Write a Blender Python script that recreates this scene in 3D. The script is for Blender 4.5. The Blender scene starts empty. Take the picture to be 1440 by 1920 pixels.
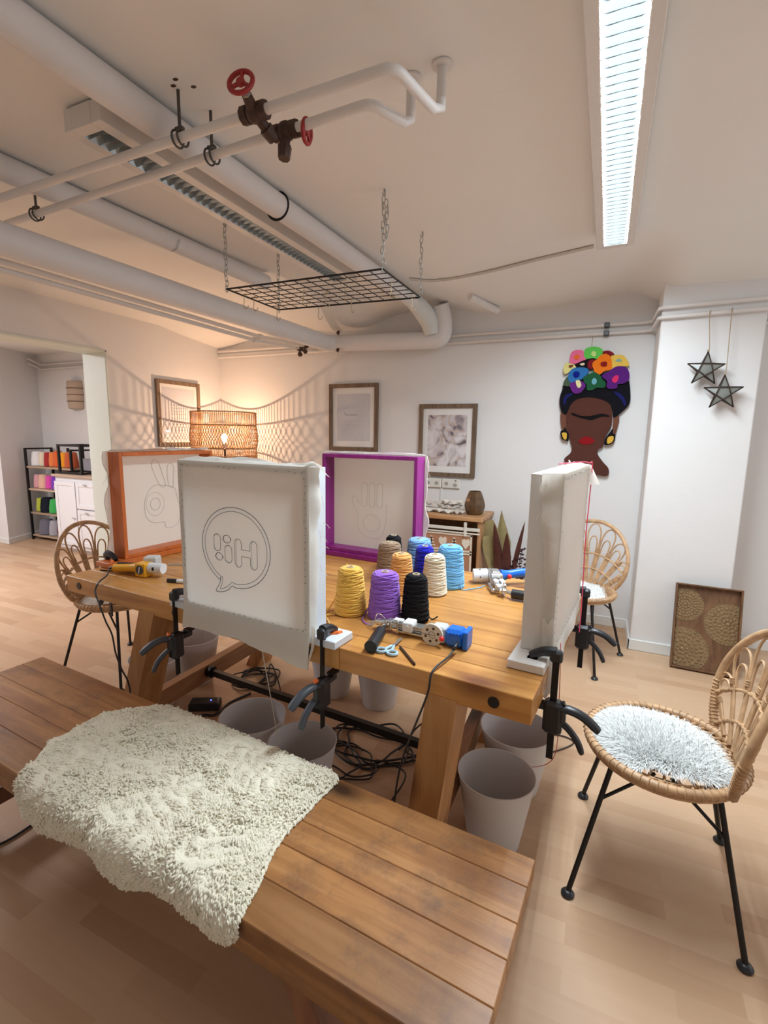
import bpy, math, random
from mathutils import Vector, Matrix, noise
random.seed(7)
PI = math.pi
S = bpy.context.scene
COL = S.collection
# ---------------------------------------------------------------- camera
YAW, PITCH, ROLL, F, H = 0.42422844, 0.15556904, 0.01608823, 911.26, 1.38
fw = Vector((-math.sin(YAW)*math.cos(PITCH), math.cos(YAW)*math.cos(PITCH), -math.sin(PITCH)))
rt0 = Vector((math.cos(YAW), math.sin(YAW), 0)); up0 = rt0.cross(fw)
rt = rt0*math.cos(ROLL) + up0*math.sin(ROLL)
up = -rt0*math.sin(ROLL) + up0*math.cos(ROLL)
CAM = Vector((0, 0, H))
cd = bpy.data.cameras.new('camera'); cam = bpy.data.objects.new('camera', cd); COL.objects.link(cam)
cd.sensor_fit = 'HORIZONTAL'; cd.sensor_width = 36.0; cd.lens = F/1440*36.0; cd.clip_start = 0.02; cd.clip_end = 60
M = Matrix((rt, up, -fw)).transposed().to_4x4(); M.translation = CAM
cam.matrix_world = M
S.camera = cam
S.view_settings.view_transform = 'Standard'; S.view_settings.look = 'None'
S.view_settings.gamma = 1.0; S.view_settings.use_curve_mapping = False
S.view_settings.exposure = 0.45
# ---------------------------------------------------------------- light
w = bpy.data.worlds.new('world'); S.world = w; w.use_nodes = True
w.node_tree.nodes['Background'].inputs[0].default_value = (1.0, 0.95, 0.92, 1)
w.node_tree.nodes['Background'].inputs[1].default_value = 0.24
def area(name, loc, rot, sx, sy, power, color):
    l = bpy.data.lights.new(name, 'AREA'); l.shape = 'RECTANGLE'; l.size = sx; l.size_y = sy; l.energy = power; l.color = color
    o = bpy.data.objects.new(name, l); COL.objects.link(o); o.location = loc; o.rotation_euler = rot
    return o
area('fill_light_behind', (0.9, -2.7, 1.6), (PI/2, 0, 0), 2.2, 1.2, 3, (0.86, 0.93, 1.0))  # added weak fill light, standing in for an unseen window
area('daylight_window_right', (2.9, 2.3, 1.55), (PI/2, 0, PI/2+0.35), 2.4, 1.3, 15, (0.85, 0.92, 1.0))
area('ceiling_lamp_left_room', (-5.2, 1.2, 2.2), (0, 0, 0), 0.6, 1.6, 66, (0.95, 0.95, 1.0))
FIX_P = 24.0      # power of each added edge strip in the ceiling lamp
BULB_E = 11.0
# ---------------------------------------------------------------- helpers
def dirpx(u, v): return rt*((u-720)/F) + up*((960-v)/F) + fw
def at(u, v, z):                     # the point at height z seen at that place of the photograph
    d = dirpx(u, v); return CAM + d*((z-H)/d.z)
def aty(u, v, y):
    d = dirpx(u, v); return CAM + d*(y/d.y)
TA = Vector((-2.097, 1.294, 0)); TANG = math.atan2(1.137-1.294, -0.114+2.097)
TE = Vector((math.cos(TANG), math.sin(TANG), 0)); TN = Vector((-math.sin(TANG), math.cos(TANG), 0)); TL = 1.989
def T(s, t, z=0.76): return TA + TE*s + TN*t + Vector((0, 0, z))

class MB:
    def __init__(s): s.v = []; s.f = []; s.t = []; s.m = []; s.tint = 0.5; s.mi = 0
    def quadface(s, idx): s.f.append(tuple(idx)); s.t.append(s.tint); s.m.append(s.mi)
    def raw(s, vs, fs, mat=None):
        b = len(s.v)
        for p in vs: s.v.append(tuple(mat @ Vector(p)) if mat else tuple(p))
        for f in fs: s.quadface([b+i for i in f])
        return s
    def box(s, c, d, rot=None, bev=0.0):
        x, y, z = d[0]/2, d[1]/2, d[2]/2
        mt = Matrix.Translation(Vector(c)) @ (rot.to_4x4() if rot else Matrix.Identity(4))
        if bev <= 0:
            vs = [(sx*x, sy*y, sz*z) for sz in (-1, 1) for sy in (-1, 1) for sx in (-1, 1)]
            fs = [(0,2,3,1),(4,5,7,6),(0,1,5,4),(2,6,7,3),(0,4,6,2),(1,3,7,5)]
            return s.raw(vs, fs, mt)
        b = min(bev, x*.9, y*.9, z*.9)
        vs = []; ids = {}
        for sx in (-1, 1):
            for sy in (-1, 1):
                for sz in (-1, 1):
                    for ax in range(3):
                        p = [sx*(x-b), sy*(y-b), sz*(z-b)]; p[ax] = (sx*x, sy*y, sz*z)[ax]
                        ids[(sx, sy, sz, ax)] = len(vs); vs.append(p)
        fs = []
        for ax in range(3):
            o = [a for a in range(3) if a != ax]
            for sg in (-1, 1):
                l = []
                for a, c2 in ((-1,-1),(1,-1),(1,1),(-1,1)):
                    k = [0,0,0]; k[ax] = sg; k[o[0]] = a; k[o[1]] = c2; l.append(ids[(k[0],k[1],k[2],ax)])
                if (sg > 0) == (ax == 1): l.reverse()
                fs.append(l)
        for ax in range(3):           # edges along ax
            o = [a for a in range(3) if a != ax]
            for a in (-1, 1):
                for c2 in (-1, 1):
                    k0 = [0,0,0]; k1 = [0,0,0]; k0[ax] = -1; k1[ax] = 1
                    for k in (k0, k1): k[o[0]] = a; k[o[1]] = c2
                    l = [ids[(*k0, o[0])], ids[(*k1, o[0])], ids[(*k1, o[1])], ids[(*k0, o[1])]]
                    fs.append(l)
        for sx in (-1, 1):
            for sy in (-1, 1):
                for sz in (-1, 1): fs.append([ids[(sx,sy,sz,0)], ids[(sx,sy,sz,1)], ids[(sx,sy,sz,2)]])
        return s.raw(vs, fs, mt)
    def tube(s, path, r, n=8, closed=False, cap=True, flat=1.0):
        P = [Vector(p) for p in path]; m = len(P)
        if m < 2: return s
        rr = r if isinstance(r, (list, tuple)) else [r]*m
        b = len(s.v); prev = None
        for i in range(m):
            if closed: d = P[(i+1) % m] - P[i-1]
            else: d = P[min(i+1, m-1)] - P[max(i-1, 0)]
            if d.length < 1e-9: d = Vector((0, 0, 1))
            d.normalize()
            if prev is None:
                a = Vector((0, 0, 1)) if abs(d.z) < 0.9 else Vector((1, 0, 0))
                nx = a.cross(d).normalized()
            else:
                nx = prev - d*prev.dot(d)
                nx = nx.normalized() if nx.length > 1e-6 else Vector((1, 0, 0)).cross(d).normalized()
            prev = nx; ny = d.cross(nx)
            for k in range(n):
                a = 2*PI*k/n
                s.v.append(tuple(P[i] + nx*(math.cos(a)*rr[i]) + ny*(math.sin(a)*rr[i]*flat)))
        for i in range(m if closed else m-1):
            j = (i+1) % m
            for k in range(n):
                k2 = (k+1) % n
                s.quadface((b+i*n+k, b+i*n+k2, b+j*n+k2, b+j*n+k))
        if cap and not closed:
            s.quadface([b+k for k in range(n)][::-1]); s.quadface([b+(m-1)*n+k for k in range(n)])
        return s
    def cyl(s, p0, p1, r, r1=None, n=20, cap=True): return s.tube([p0, p1], [r, r if r1 is None else r1], n, cap=cap)
    def lathe(s, prof, n=28, c=(0,0,0), mat=None, cap0=True, cap1=True):
        mt = (mat or Matrix.Identity(4)); cc = Vector(c); b = len(s.v)
        for (r, z) in prof:
            for k in range(n):
                a = 2*PI*k/n
                s.v.append(tuple(cc + (mt @ Vector((r*math.cos(a), r*math.sin(a), z)))))
        for i in range(len(prof)-1):
            for k in range(n):
                k2 = (k+1) % n; s.quadface((b+i*n+k, b+i*n+k2, b+(i+1)*n+k2, b+(i+1)*n+k))
        if cap0: s.quadface([b+k for k in range(n)][::-1])
        if cap1: s.quadface([b+(len(prof)-1)*n+k for k in range(n)])
        return s
    def prism(s, poly, y0, y1, mat=None):      # polygon in x,z extruded along y
        n = len(poly)
        vs = [(p[0], y0, p[1]) for p in poly] + [(p[0], y1, p[1]) for p in poly]
        fs = [tuple(range(n)), tuple(range(2*n-1, n-1, -1))]
        fs += [(i, i+n, (i+1) % n+n, (i+1) % n) for i in range(n)]
        return s.raw(vs, fs, mat)
    def sphere(s, c, r, n=12, sc=(1,1,1)):
        prof = [(r*math.sin(PI*i/n), -r*math.cos(PI*i/n)) for i in range(n+1)]
        prof[0] = (r*0.02, -r); prof[-1] = (r*0.02, r)
        return s.lathe(prof, n*2, c, Matrix.Diagonal((*sc, 1)))
    def grid(s, fn, nu, nv):
        b = len(s.v)
        for i in range(nu+1):
            for j in range(nv+1): s.v.append(tuple(fn(i/nu, j/nv)))
        for i in range(nu):
            for j in range(nv):
                a = b+i*(nv+1)+j; s.quadface((a, a+nv+1, a+nv+2, a+1))
        return s
    def build(s, name, mat, parent=None, smooth=35, loc=None):
        me = bpy.data.meshes.new(name); me.from_pydata(s.v, [], s.f); me.validate()
        mats = mat if isinstance(mat, (list, tuple)) else [mat]
        for m_ in mats: me.materials.append(m_)
        if len(me.polygons) == len(s.f):
            at_ = me.attributes.new('tint', 'FLOAT', 'FACE'); at_.data.foreach_set('value', s.t)
            if len(mats) > 1: me.polygons.foreach_set('material_index', s.m)
        if smooth:
            me.shade_smooth()
            if smooth < 180: me.set_sharp_from_angle(angle=math.radians(smooth))
        o = bpy.data.objects.new(name, me); COL.objects.link(o)
        if parent is not None: o.parent = parent
        if loc is not None: o.location = loc
        return o
def tag(o, label, cat, group=None, kind=None):
    o['label'] = label; o['category'] = cat
    if group: o['group'] = group
    if kind: o['kind'] = kind
    return o
def thing(name, label, cat, loc=(0,0,0), rz=0.0, group=None):
    o = bpy.data.objects.new(name, None); o.empty_display_size = 0.05; COL.objects.link(o)
    o.location = loc; o.rotation_euler = (0, 0, rz)
    return tag(o, label, cat, group)
def struct(o): o['kind'] = 'structure'; return o
def dup(root, loc, rz=None, label=None, group=None):
    r = root.copy(); COL.objects.link(r); r.location = loc
    if rz is not None: r.rotation_euler = (0, 0, rz)
    if label: r['label'] = label
    if group: r['group'] = group
    for ch in list(root.children):
        c = ch.copy(); COL.objects.link(c); c.parent = r
        for g in list(ch.children):
            d = g.copy(); COL.objects.link(d); d.parent = c
    return r
def rotm(ax, deg): return Matrix.Rotation(math.radians(deg), 3, ax)
def smooth_path(pts, k=6, closed=False):
    P = [Vector(p) for p in pts]; out = []; n = len(P)
    rng = range(n) if closed else range(n-1)
    for i in rng:
        if closed: a, b, c, d = P[i-1], P[i], P[(i+1) % n], P[(i+2) % n]
        else: a, b, c, d = P[max(i-1,0)], P[i], P[i+1], P[min(i+2,n-1)]
        for j in range(k):
            t = j/k
            out.append(0.5*((2*b)+(-a+c)*t+(2*a-5*b+4*c-d)*t*t+(-a+3*b-3*c+d)*t**3))
    if not closed: out.append(P[-1])
    return out
# ---------------------------------------------------------------- materials
def newmat(name):
    m = bpy.data.materials.new(name); m.use_nodes = True
    return m, m.node_tree, m.node_tree.nodes['Principled BSDF']
def N(nt, typ, **kw):
    n = nt.nodes.new(typ)
    for k, v in kw.items():
        if k.startswith('i_'): n.inputs[k[2:].replace('_', ' ')].default_value = v
        else: setattr(n, k, v)
    return n
def plain(name, col, rough=0.5, metal=0.0, var=0.06, scale=40, bump=0.0, bscale=120, sheen=0, trans=0, emit=None, es=0, spec=None, coords='Object'):
    m, nt, b = newmat(name); L = nt.links
    tc = N(nt, 'ShaderNodeTexCoord')
    nz = N(nt, 'ShaderNodeTexNoise', i_Scale=scale, i_Detail=4.0); L.new(tc.outputs[coords], nz.inputs['Vector'])
    mx = N(nt, 'ShaderNodeMix', data_type='RGBA')
    c = Vector(col[:3])
    mx.inputs[6].default_value = (*(c*(1-var)), 1); mx.inputs[7].default_value = (*[min(1, q) for q in c*(1+var)], 1)
    L.new(nz.outputs['Fac'], mx.inputs[0]); L.new(mx.outputs[2], b.inputs['Base Color'])
    b.inputs['Roughness'].default_value = rough; b.inputs['Metallic'].default_value = metal
    if spec is not None: b.inputs['Specular IOR Level'].default_value = spec
    if sheen: b.inputs['Sheen Weight'].default_value = sheen
    if trans: b.inputs['Transmission Weight'].default_value = trans
    if emit: b.inputs['Emission Color'].default_value = (*emit, 1); b.inputs['Emission Strength'].default_value = es
    if bump:
        n2 = N(nt, 'ShaderNodeTexNoise', i_Scale=bscale, i_Detail=5.0); L.new(tc.outputs[coords], n2.inputs['Vector'])
        bp = N(nt, 'ShaderNodeBump', i_Strength=1.0, i_Distance=bump); L.new(n2.outputs['Fac'], bp.inputs['Height']); L.new(bp.outputs[0], b.inputs['Normal'])
    return m
def wood(name, c0, c1, c2, axis='X', rough=0.45, grain=1.0, knots=True, bump=0.0006, var=0.35, kn=(0.05, 0.02, 0.008), dirt=0.0):
    m, nt, b = newmat(name); L = nt.links
    tc = N(nt, 'ShaderNodeTexCoord'); at_ = N(nt, 'ShaderNodeAttribute', attribute_name='tint')
    off = N(nt, 'ShaderNodeVectorMath', operation='SCALE'); off.inputs[0].default_value = (7.3, 13.1, 5.7); L.new(at_.outputs['Fac'], off.inputs['Scale'])
    add = N(nt, 'ShaderNodeVectorMath', operation='ADD'); L.new(tc.outputs['Object'], add.inputs[0]); L.new(off.outputs[0], add.inputs[1])
    mp = N(nt, 'ShaderNodeMapping')
    st = {'X': (1.6, 22, 22), 'Y': (22, 1.6, 22), 'Z': (22, 22, 1.6)}[axis]
    mp.inputs['Scale'].default_value = [q*grain for q in st]; L.new(add.outputs[0], mp.inputs['Vector'])
    n1 = N(nt, 'ShaderNodeTexNoise', i_Scale=1.0, i_Detail=6.0, i_Roughness=0.6, i_Distortion=0.6); L.new(mp.outputs[0], n1.inputs['Vector'])
    n3 = N(nt, 'ShaderNodeTexNoise', i_Scale=4.0, i_Detail=3.0); L.new(add.outputs[0], n3.inputs['Vector'])
    cr = N(nt, 'ShaderNodeValToRGB'); e = cr.color_ramp.elements
    e[0].position = 0.30; e[0].color = (*c0, 1); e[1].position = 0.72; e[1].color = (*c2, 1)
    k = e.new(0.5); k.color = (*c1, 1); L.new(n1.outputs['Fac'], cr.inputs[0])
    mu = N(nt, 'ShaderNodeMath', operation='MULTIPLY_ADD'); mu.inputs[1].default_value = var; mu.inputs[2].default_value = 1-var/2; L.new(at_.outputs['Fac'], mu.inputs[0])
    m3 = N(nt, 'ShaderNodeMath', operation='MULTIPLY_ADD'); m3.inputs[1].default_value = 0.5; m3.inputs[2].default_value = 0.75; L.new(n3.outputs['Fac'], m3.inputs[0])
    mm = N(nt, 'ShaderNodeMath', operation='MULTIPLY'); L.new(mu.outputs[0], mm.inputs[0]); L.new(m3.outputs[0], mm.inputs[1])
    vm = N(nt, 'ShaderNodeVectorMath', operation='SCALE'); L.new(cr.outputs[0], vm.inputs[0]); L.new(mm.outputs[0], vm.inputs['Scale'])
    out = vm.outputs[0]
    if knots:
        mk = N(nt, 'ShaderNodeMapping'); sk = {'X': (2.6, 5.5, 5.5), 'Y': (5.5, 2.6, 5.5), 'Z': (5.5, 5.5, 2.6)}[axis]
        mk.inputs['Scale'].default_value = sk; L.new(add.outputs[0], mk.inputs['Vector'])
        vo = N(nt, 'ShaderNodeTexVoronoi', i_Scale=1.0); L.new(mk.outputs[0], vo.inputs['Vector'])
        kr = N(nt, 'ShaderNodeValToRGB'); kr.color_ramp.elements[0].position = 0.07; kr.color_ramp.elements[0].color = (1,1,1,1)
        kr.color_ramp.elements[1].position = 0.25; kr.color_ramp.elements[1].color = (0,0,0,1); L.new(vo.outputs['Distance'], kr.inputs[0])
        mx = N(nt, 'ShaderNodeMix', data_type='RGBA'); L.new(kr.outputs[0], mx.inputs[0]); L.new(out, mx.inputs[6]); mx.inputs[7].default_value = (*kn, 1)
        out = mx.outputs[2]
    if dirt:
        n4 = N(nt, 'ShaderNodeTexNoise', i_Scale=9.0, i_Detail=8.0, i_Roughness=0.75); L.new(add.outputs[0], n4.inputs['Vector'])
        dr = N(nt, 'ShaderNodeValToRGB'); dr.color_ramp.elements[0].position = 0.5; dr.color_ramp.elements[0].color = (0,0,0,1)
        dr.color_ramp.elements[1].position = 0.75; dr.color_ramp.elements[1].color = (dirt,dirt,dirt,1); L.new(n4.outputs['Fac'], dr.inputs[0])
        mx = N(nt, 'ShaderNodeMix', data_type='RGBA'); L.new(dr.outputs[0], mx.inputs[0]); L.new(out, mx.inputs[6]); mx.inputs[7].default_value = (0.10, 0.055, 0.04, 1)
        out = mx.outputs[2]
    L.new(out, b.inputs['Base Color']); b.inputs['Roughness'].default_value = rough
    bp = N(nt, 'ShaderNodeBump', i_Strength=1.0, i_Distance=bump); L.new(n1.outputs['Fac'], bp.inputs['Height']); L.new(bp.outputs[0], b.inputs['Normal'])
    return m
def floor_mat():
    m, nt, b = newmat('beech_laminate'); L = nt.links
    tc = N(nt, 'ShaderNodeTexCoord')
    br = N(nt, 'ShaderNodeTexBrick', offset=0.37, offset_frequency=2, squash=1.0)
    br.inputs['Color1'].default_value = (0.0, 0.0, 0.0, 1); br.inputs['Color2'].default_value = (1, 1, 1, 1); br.inputs['Mortar'].default_value = (0.35, 0.35, 0.35, 1)
    br.inputs['Scale'].default_value = 1.0; br.inputs['Mortar Size'].default_value = 0.0006; br.inputs['Mortar Smooth'].default_value = 0.6
    br.inputs['Brick Width'].default_value = 0.42; br.inputs['Row Height'].default_value = 0.066
    L.new(tc.outputs['Object'], br.inputs['Vector'])
    mp = N(nt, 'ShaderNodeMapping'); mp.inputs['Scale'].default_value = (2.2, 45, 1); L.new(tc.outputs['Object'], mp.inputs['Vector'])
    n1 = N(nt, 'ShaderNodeTexNoise', i_Scale=1.0, i_Detail=5.0, i_Distortion=0.3); L.new(mp.outputs[0], n1.inputs['Vector'])
    cr = N(nt, 'ShaderNodeValToRGB'); e = cr.color_ramp.elements
    e[0].position = 0.0; e[0].color = (0.50, 0.305, 0.180, 1); e[1].position = 1.0; e[1].color = (0.645, 0.445, 0.285, 1)
    k = e.new(0.5); k.color = (0.585, 0.380, 0.235, 1)
    ad = N(nt, 'ShaderNodeMath', operation='MULTIPLY_ADD'); ad.inputs[1].default_value = 0.75
    L.new(br.outputs['Color'], ad.inputs[0])
    m2 = N(nt, 'ShaderNodeMath', operation='MULTIPLY'); m2.inputs[1].default_value = 0.3; L.new(n1.outputs['Fac'], m2.inputs[0]); L.new(m2.outputs[0], ad.inputs[2])
    L.new(ad.outputs[0], cr.inputs[0]); L.new(cr.outputs[0], b.inputs['Base Color'])
    b.inputs['Roughness'].default_value = 0.42; b.inputs['Specular IOR Level'].default_value = 0.35
    return m
def wall_mat(name, col, bump=0.002):
    m = plain(name, col, 0.85, var=0.025, scale=1.7, bump=bump, bscale=14, spec=0.2)
    return m
MW = wall_mat('white_plaster', (0.80, 0.785, 0.775))
MC = wall_mat('ceiling_plaster', (0.86, 0.845, 0.82))
MJ = plain('satin_white_trim', (0.80, 0.80, 0.77), 0.4, var=0.02)
PAINT = plain('white_pipe_paint', (0.76, 0.73, 0.71), 0.45, var=0.04, scale=9, bump=0.0006, bscale=60)
WRAP = plain('pipe_wrap_white', (0.74, 0.72, 0.72), 0.6, var=0.04, scale=6, bump=0.0012, bscale=25)
BLACK = plain('black_metal', (0.012, 0.011, 0.012), 0.42, metal=0.3, var=0.2)
BPLA = plain('black_plastic', (0.016, 0.017, 0.02), 0.38, var=0.15)
GPLA = plain('dark_grey_plastic', (0.06, 0.07, 0.085), 0.42, var=0.1)
STEEL = plain('brushed_steel', (0.62, 0.62, 0.60), 0.32, metal=0.9, var=0.15, scale=90)
CHROME = plain('chain_zinc', (0.45, 0.46, 0.45), 0.38, metal=0.9, var=0.15)
BRASS = plain('hook_brass', (0.50, 0.40, 0.24), 0.35, metal=0.8, var=0.1)
ORG = plain('orange_rubber', (0.95, 0.20, 0.04), 0.45)
RUST = plain('dark_brown_iron', (0.06, 0.028, 0.018), 0.6, var=0.5, scale=50, bump=0.001)
RED = plain('handwheel_red', (0.33, 0.02, 0.02), 0.5, var=0.25)
GREYCON = plain('grey_conduit', (0.62, 0.58, 0.53), 0.6)
# ---------------------------------------------------------------- room shell
def hsm(a, b, x):
    t = min(1, max(0, (x-a)/(b-a))); return t*t*(3-2*t)
DT = [(-3.6, .22), (-2.9, .13), (-2.5, .12), (-2.15, .15), (-1.95, .15), (-1.6, .05), (-1.35, .02), (-1.15, .06), (-0.9, .11), (-0.6, .11), (0.1, .06), (0.24, .08), (0.9, .10), (2.6, .10)]
def dprof(x):
    if x <= DT[0][0]: return DT[0][1]
    for (a, da), (b, db) in zip(DT, DT[1:]):
        if x <= b:
            t = (x-a)/(b-a); t = t*t*(3-2*t); return da+(db-da)*t
    return DT[-1][1]
def zceil(x, y):
    z = 2.42 - 0.14*(1-hsm(-3.6, -2.85, x))*(1-hsm(3.2, 3.8, y))
    z -= dprof(x)*hsm(3.12, 3.86, y)
    if x > 0.1: z -= 0.10*hsm(0.1, 0.3, x)*hsm(2.9, 3.5, y)*(1-hsm(3.5, 3.9, y)*0.5)
    return z
mb = MB(); mb.grid(lambda i, j: (-3.6+6.75*i, -2.9+6.95*j, zceil(-3.6+6.75*i, -2.9+6.95*j)), 118, 130)
struct(mb.build('ceiling', MC, smooth=180))
mb = MB(); mb.box((-5.3, 0.6, 2.36), (3.6, 7.2, 0.04)); struct(mb.build('ceiling', MC))
mb = MB(); mb.box((-2.0, 0.6, -0.03), (10.4, 7.4, 0.06)); struct(mb.build('floor', floor_mat()))
mb = MB(); mb.box((-0.25, 3.93, 1.3), (6.8, 0.14, 2.6)); struct(mb.build('wall_back', MW))
mb = MB(); mb.box((3.10, 0.45, 0.42), (0.12, 6.8, 0.84)); mb.box((3.10, 0.45, 2.43), (0.12, 6.8, 0.34)); mb.box((3.10, 3.60, 1.55), (0.12, 0.52, 1.42)); mb.box((3.10, -1.10, 1.55), (0.12, 3.7, 1.42)); struct(mb.build('wall_right', MW))
mb = MB(); mb.box((0.50, 3.66, 1.3), (0.52, 0.36, 2.6), bev=0.006); struct(mb.build('wall_pillar', MW))
# left wall with the wide opening to the other room
mb = MB()
mb.box((-3.68, 3.27, 1.3), (0.24, 1.26, 2.6)); mb.box((-3.68, 1.39, 2.30), (0.24, 2.5, 0.61)); mb.box((-3.68, -1.38, 1.3), (0.24, 3.04, 2.6))
struct(mb.build('wall_left', MW))
mb = MB()   # lining of the opening
mb.box((-3.68, 2.632, 0.997), (0.262, 0.016, 1.994), bev=0.003); mb.box((-3.68, 1.40, 1.986), (0.262, 2.48, 0.016), bev=0.003)
struct(mb.build('trim_1', plain('pale_green_white_lining', (0.72, 0.76, 0.68), 0.45, var=0.02)))
mb = MB(); mb.box((-5.4, 4.14, 1.3), (3.7, 0.12, 2.6)); struct(mb.build('wall_far_room_back', MW))
mb = MB(); mb.raw([(x_, y_, z_) for z_ in (0, 2.6) for x_, y_ in ((-7.1, 3.40), (-6.545, 3.40), (-6.85, 4.10), (-7.1, 4.10))], [(3,2,1,0),(4,5,6,7),(0,1,5,4),(1,2,6,5),(2,3,7,6),(3,0,4,7)]); struct(mb.build('wall_far_room_side', MW))
mb = MB(); mb.box((-7.05, 0.3, 1.3), (0.1, 6.3, 2.6)); struct(mb.build('wall_far_room_left', MW))
def baseboard(name, pts, h=0.075, th=0.014):
    mb = MB()
    for (a, b) in zip(pts, pts[1:]):
        a = Vector((*a, 0)); b = Vector((*b, 0)); d = b-a; ang = math.degrees(math.atan2(d.y, d.x)); c = (a+b)/2
        mb.box((c.x, c.y, h/2), (d.length+th, th, h), rotm('Z', ang), bev=0.004)
    return struct(mb.build(name, MJ))
baseboard('baseboard_back', [(-3.55, 3.853), (0.235, 3.853)])
baseboard('baseboard_pillar', [(0.233, 3.85), (0.233, 3.473), (0.767, 3.473), (0.767, 3.85)])
baseboard('baseboard_right', [(0.78, 3.853), (3.03, 3.853)])
baseboard('baseboard_left', [(-3.553, 2.66), (-3.553, 3.84)])
baseboard('baseboard_far', [(-7.0, 3.392), (-6.54, 3.392), (-6.835, 4.07), (-3.85, 4.07)], 0.07)
# ---------------------------------------------------------------- table
PINE = dict(c0=(0.42, 0.17, 0.045), c1=(0.57, 0.262, 0.068), c2=(0.66, 0.340, 0.105))
M_TOP = wood('honey_pine_top', axis='X', rough=0.36, var=0.22, kn=(0.20, 0.065, 0.02), **PINE)
M_LEG = wood('honey_pine_leg', axis='Z', rough=0.45, var=0.25, kn=(0.16, 0.055, 0.02), c0=(0.36, 0.155, 0.05), c1=(0.48, 0.235, 0.085), c2=(0.57, 0.31, 0.125))
M_STR = wood('brown_pine_stretcher', axis='Y', rough=0.5, c0=(0.26, 0.11, 0.045), c1=(0.36, 0.17, 0.07), c2=(0.45, 0.23, 0.10))
tbl = thing('work_table', 'long honey pine work table with canvas frames and yarn cones on it', 'table', T(0, 0, 0), TANG)
mb = MB(); random.seed(3)
wd = [0.105, 0.13, 0.12, 0.14, 0.125, 0.13, 0.12, 0.13]; y = 0
mb.box((TL/2, 0.5, 0.712), (TL-0.012, 0.99, 0.04))
for k, wk in enumerate(wd):
    cut = [0, TL] if k not in (0, 3, 5) else ([0, 1.43, TL] if k == 0 else [0, TL*(0.35+0.1*k/3), TL])
    for a, b in zip(cut, cut[1:]):
        mb.tint = random.random(); zt = 0.76
        zb = 0.69 if k in (0, 7) else 0.725
        mb.box(((a+b)/2, y+wk/2, (zt+zb)/2), (b-a-0.0012, wk-0.0018, zt-zb), bev=0.002)
    y += wk
mb.tint = 0.4
for xe in (0.02, TL-0.02): mb.box((xe, 0.5, 0.7075), (0.038, 0.79, 0.034))
mb.build('table_top', M_TOP, tbl)
for xb in (0.092, 0.703, 1.317, 1.895):
    mb = MB(); mb.cyl((xb, -0.002, 0.725), (xb, 0.001, 0.725), 0.0145, n=20)
    o = mb.build('bolt_hole', BLACK, tbl); o['label'] = 'dark round bolt hole'
def leg_pts(mb, top, bot, w_=0.088, d_=0.118, zt=0.70):
    (xt, yt), (xb, yb) = top, bot
    vs = []
    for (x, y_, z) in ((xb, yb, 0), (xt, yt, zt)):
        vs += [(x-w_/2, y_-d_/2, z), (x+w_/2, y_-d_/2, z), (x+w_/2, y_+d_/2, z), (x-w_/2, y_+d_/2, z)]
    mb.raw(vs, [(0,3,2,1),(4,5,6,7),(0,1,5,4),(1,2,6,5),(2,3,7,6),(3,0,4,7)])
for (top, bot) in (((0.54, 0.058), (0.275, 0.075)), ((0.54, 0.94), (0.19, 0.955)), ((1.757, 0.058), (1.668, 0.070)), ((1.757, 0.94), (1.590, 0.94))):
    mb = MB(); mb.tint = random.random(); leg_pts(mb, top, bot); mb.build('leg', M_LEG, tbl)
for (x0, x1) in ((0.335, 0.265), (1.69, 1.615)):
    mb = MB(); mb.tint = 0.3; d = math.degrees(math.atan2(x1-x0, 0.78))
    mb.box(((x0+x1)/2, 0.51, 0.190), (0.05, 0.77, 0.085), rotm('Z', -d), bev=0.003); mb.build('stretcher', M_STR, tbl)
mb = MB(); mb.box((0.985, 0.46, 0.200), (1.36, 0.024, 0.03)); mb.cyl((0.325, 0.46, 0.200), (0.36, 0.46, 0.200), 0.028)
mb.build('steel_cross_bar', BLACK, tbl)['label'] = 'black steel bar'
# ---------------------------------------------------------------- bench
BA = math.radians(-4.0)
M_BEN = wood('worn_brown_bench_planks', axis='X', rough=0.40, var=0.36, dirt=0.75, c0=(0.23, 0.088, 0.028), c1=(0.36, 0.160, 0.050), c2=(0.46, 0.23, 0.085), bump=0.0012)
M_BENL = wood('worn_brown_bench_leg', axis='Z', rough=0.5, dirt=0.3, c0=(0.14, 0.055, 0.03), c1=(0.22, 0.09, 0.045), c2=(0.30, 0.13, 0.06))
ben = thing('bench', 'low brown plank bench in front of the table with a sheepskin on it', 'bench', (-0.073, 1.013, 0), BA)
mb = MB(); random.seed(5); BW = 0.42; pw = [0.078, 0.088, 0.076, 0.086, 0.092]; y = 0
mb.box((-1.0, -BW/2, 0.40), (1.985, BW-0.01, 0.02))
for k, wk in enumerate(pw):
    cut = [-2.0, 0] if k not in (1, 3) else ([-2.0, -1.2, 0] if k == 1 else [-2.0, -0.545, 0])
    for a, b in zip(cut, cut[1:]):
        mb.tint = random.random()
        mb.box(((a+b)/2, y-wk/2, 0.4275), (b-a-0.0008, wk-0.0008, 0.045), bev=0.0016)
    y -= wk
mb.tint = 0.2
for yy in (-0.012, -BW+0.012): mb.box((-1.0, yy, 0.395), (1.99, 0.022, 0.05), bev=0.002)
mb.build('bench_top', M_BEN, ben)
for sx in (-1, 1):
    xt = -1.0+sx*0.62; xb = -1.0+sx*0.80
    for yy in (-0.055, -BW+0.055):
        mb = MB(); mb.tint = random.random(); leg_pts(mb, (xt, yy), (xb, yy), 0.07, 0.07, 0.40); mb.build('leg', M_BENL, ben)
    mb = MB(); mb.box((-1.0+sx*0.74, -BW/2, 0.13), (0.045, BW-0.17, 0.06), bev=0.003); mb.build('stretcher', M_BENL, ben)
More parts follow.
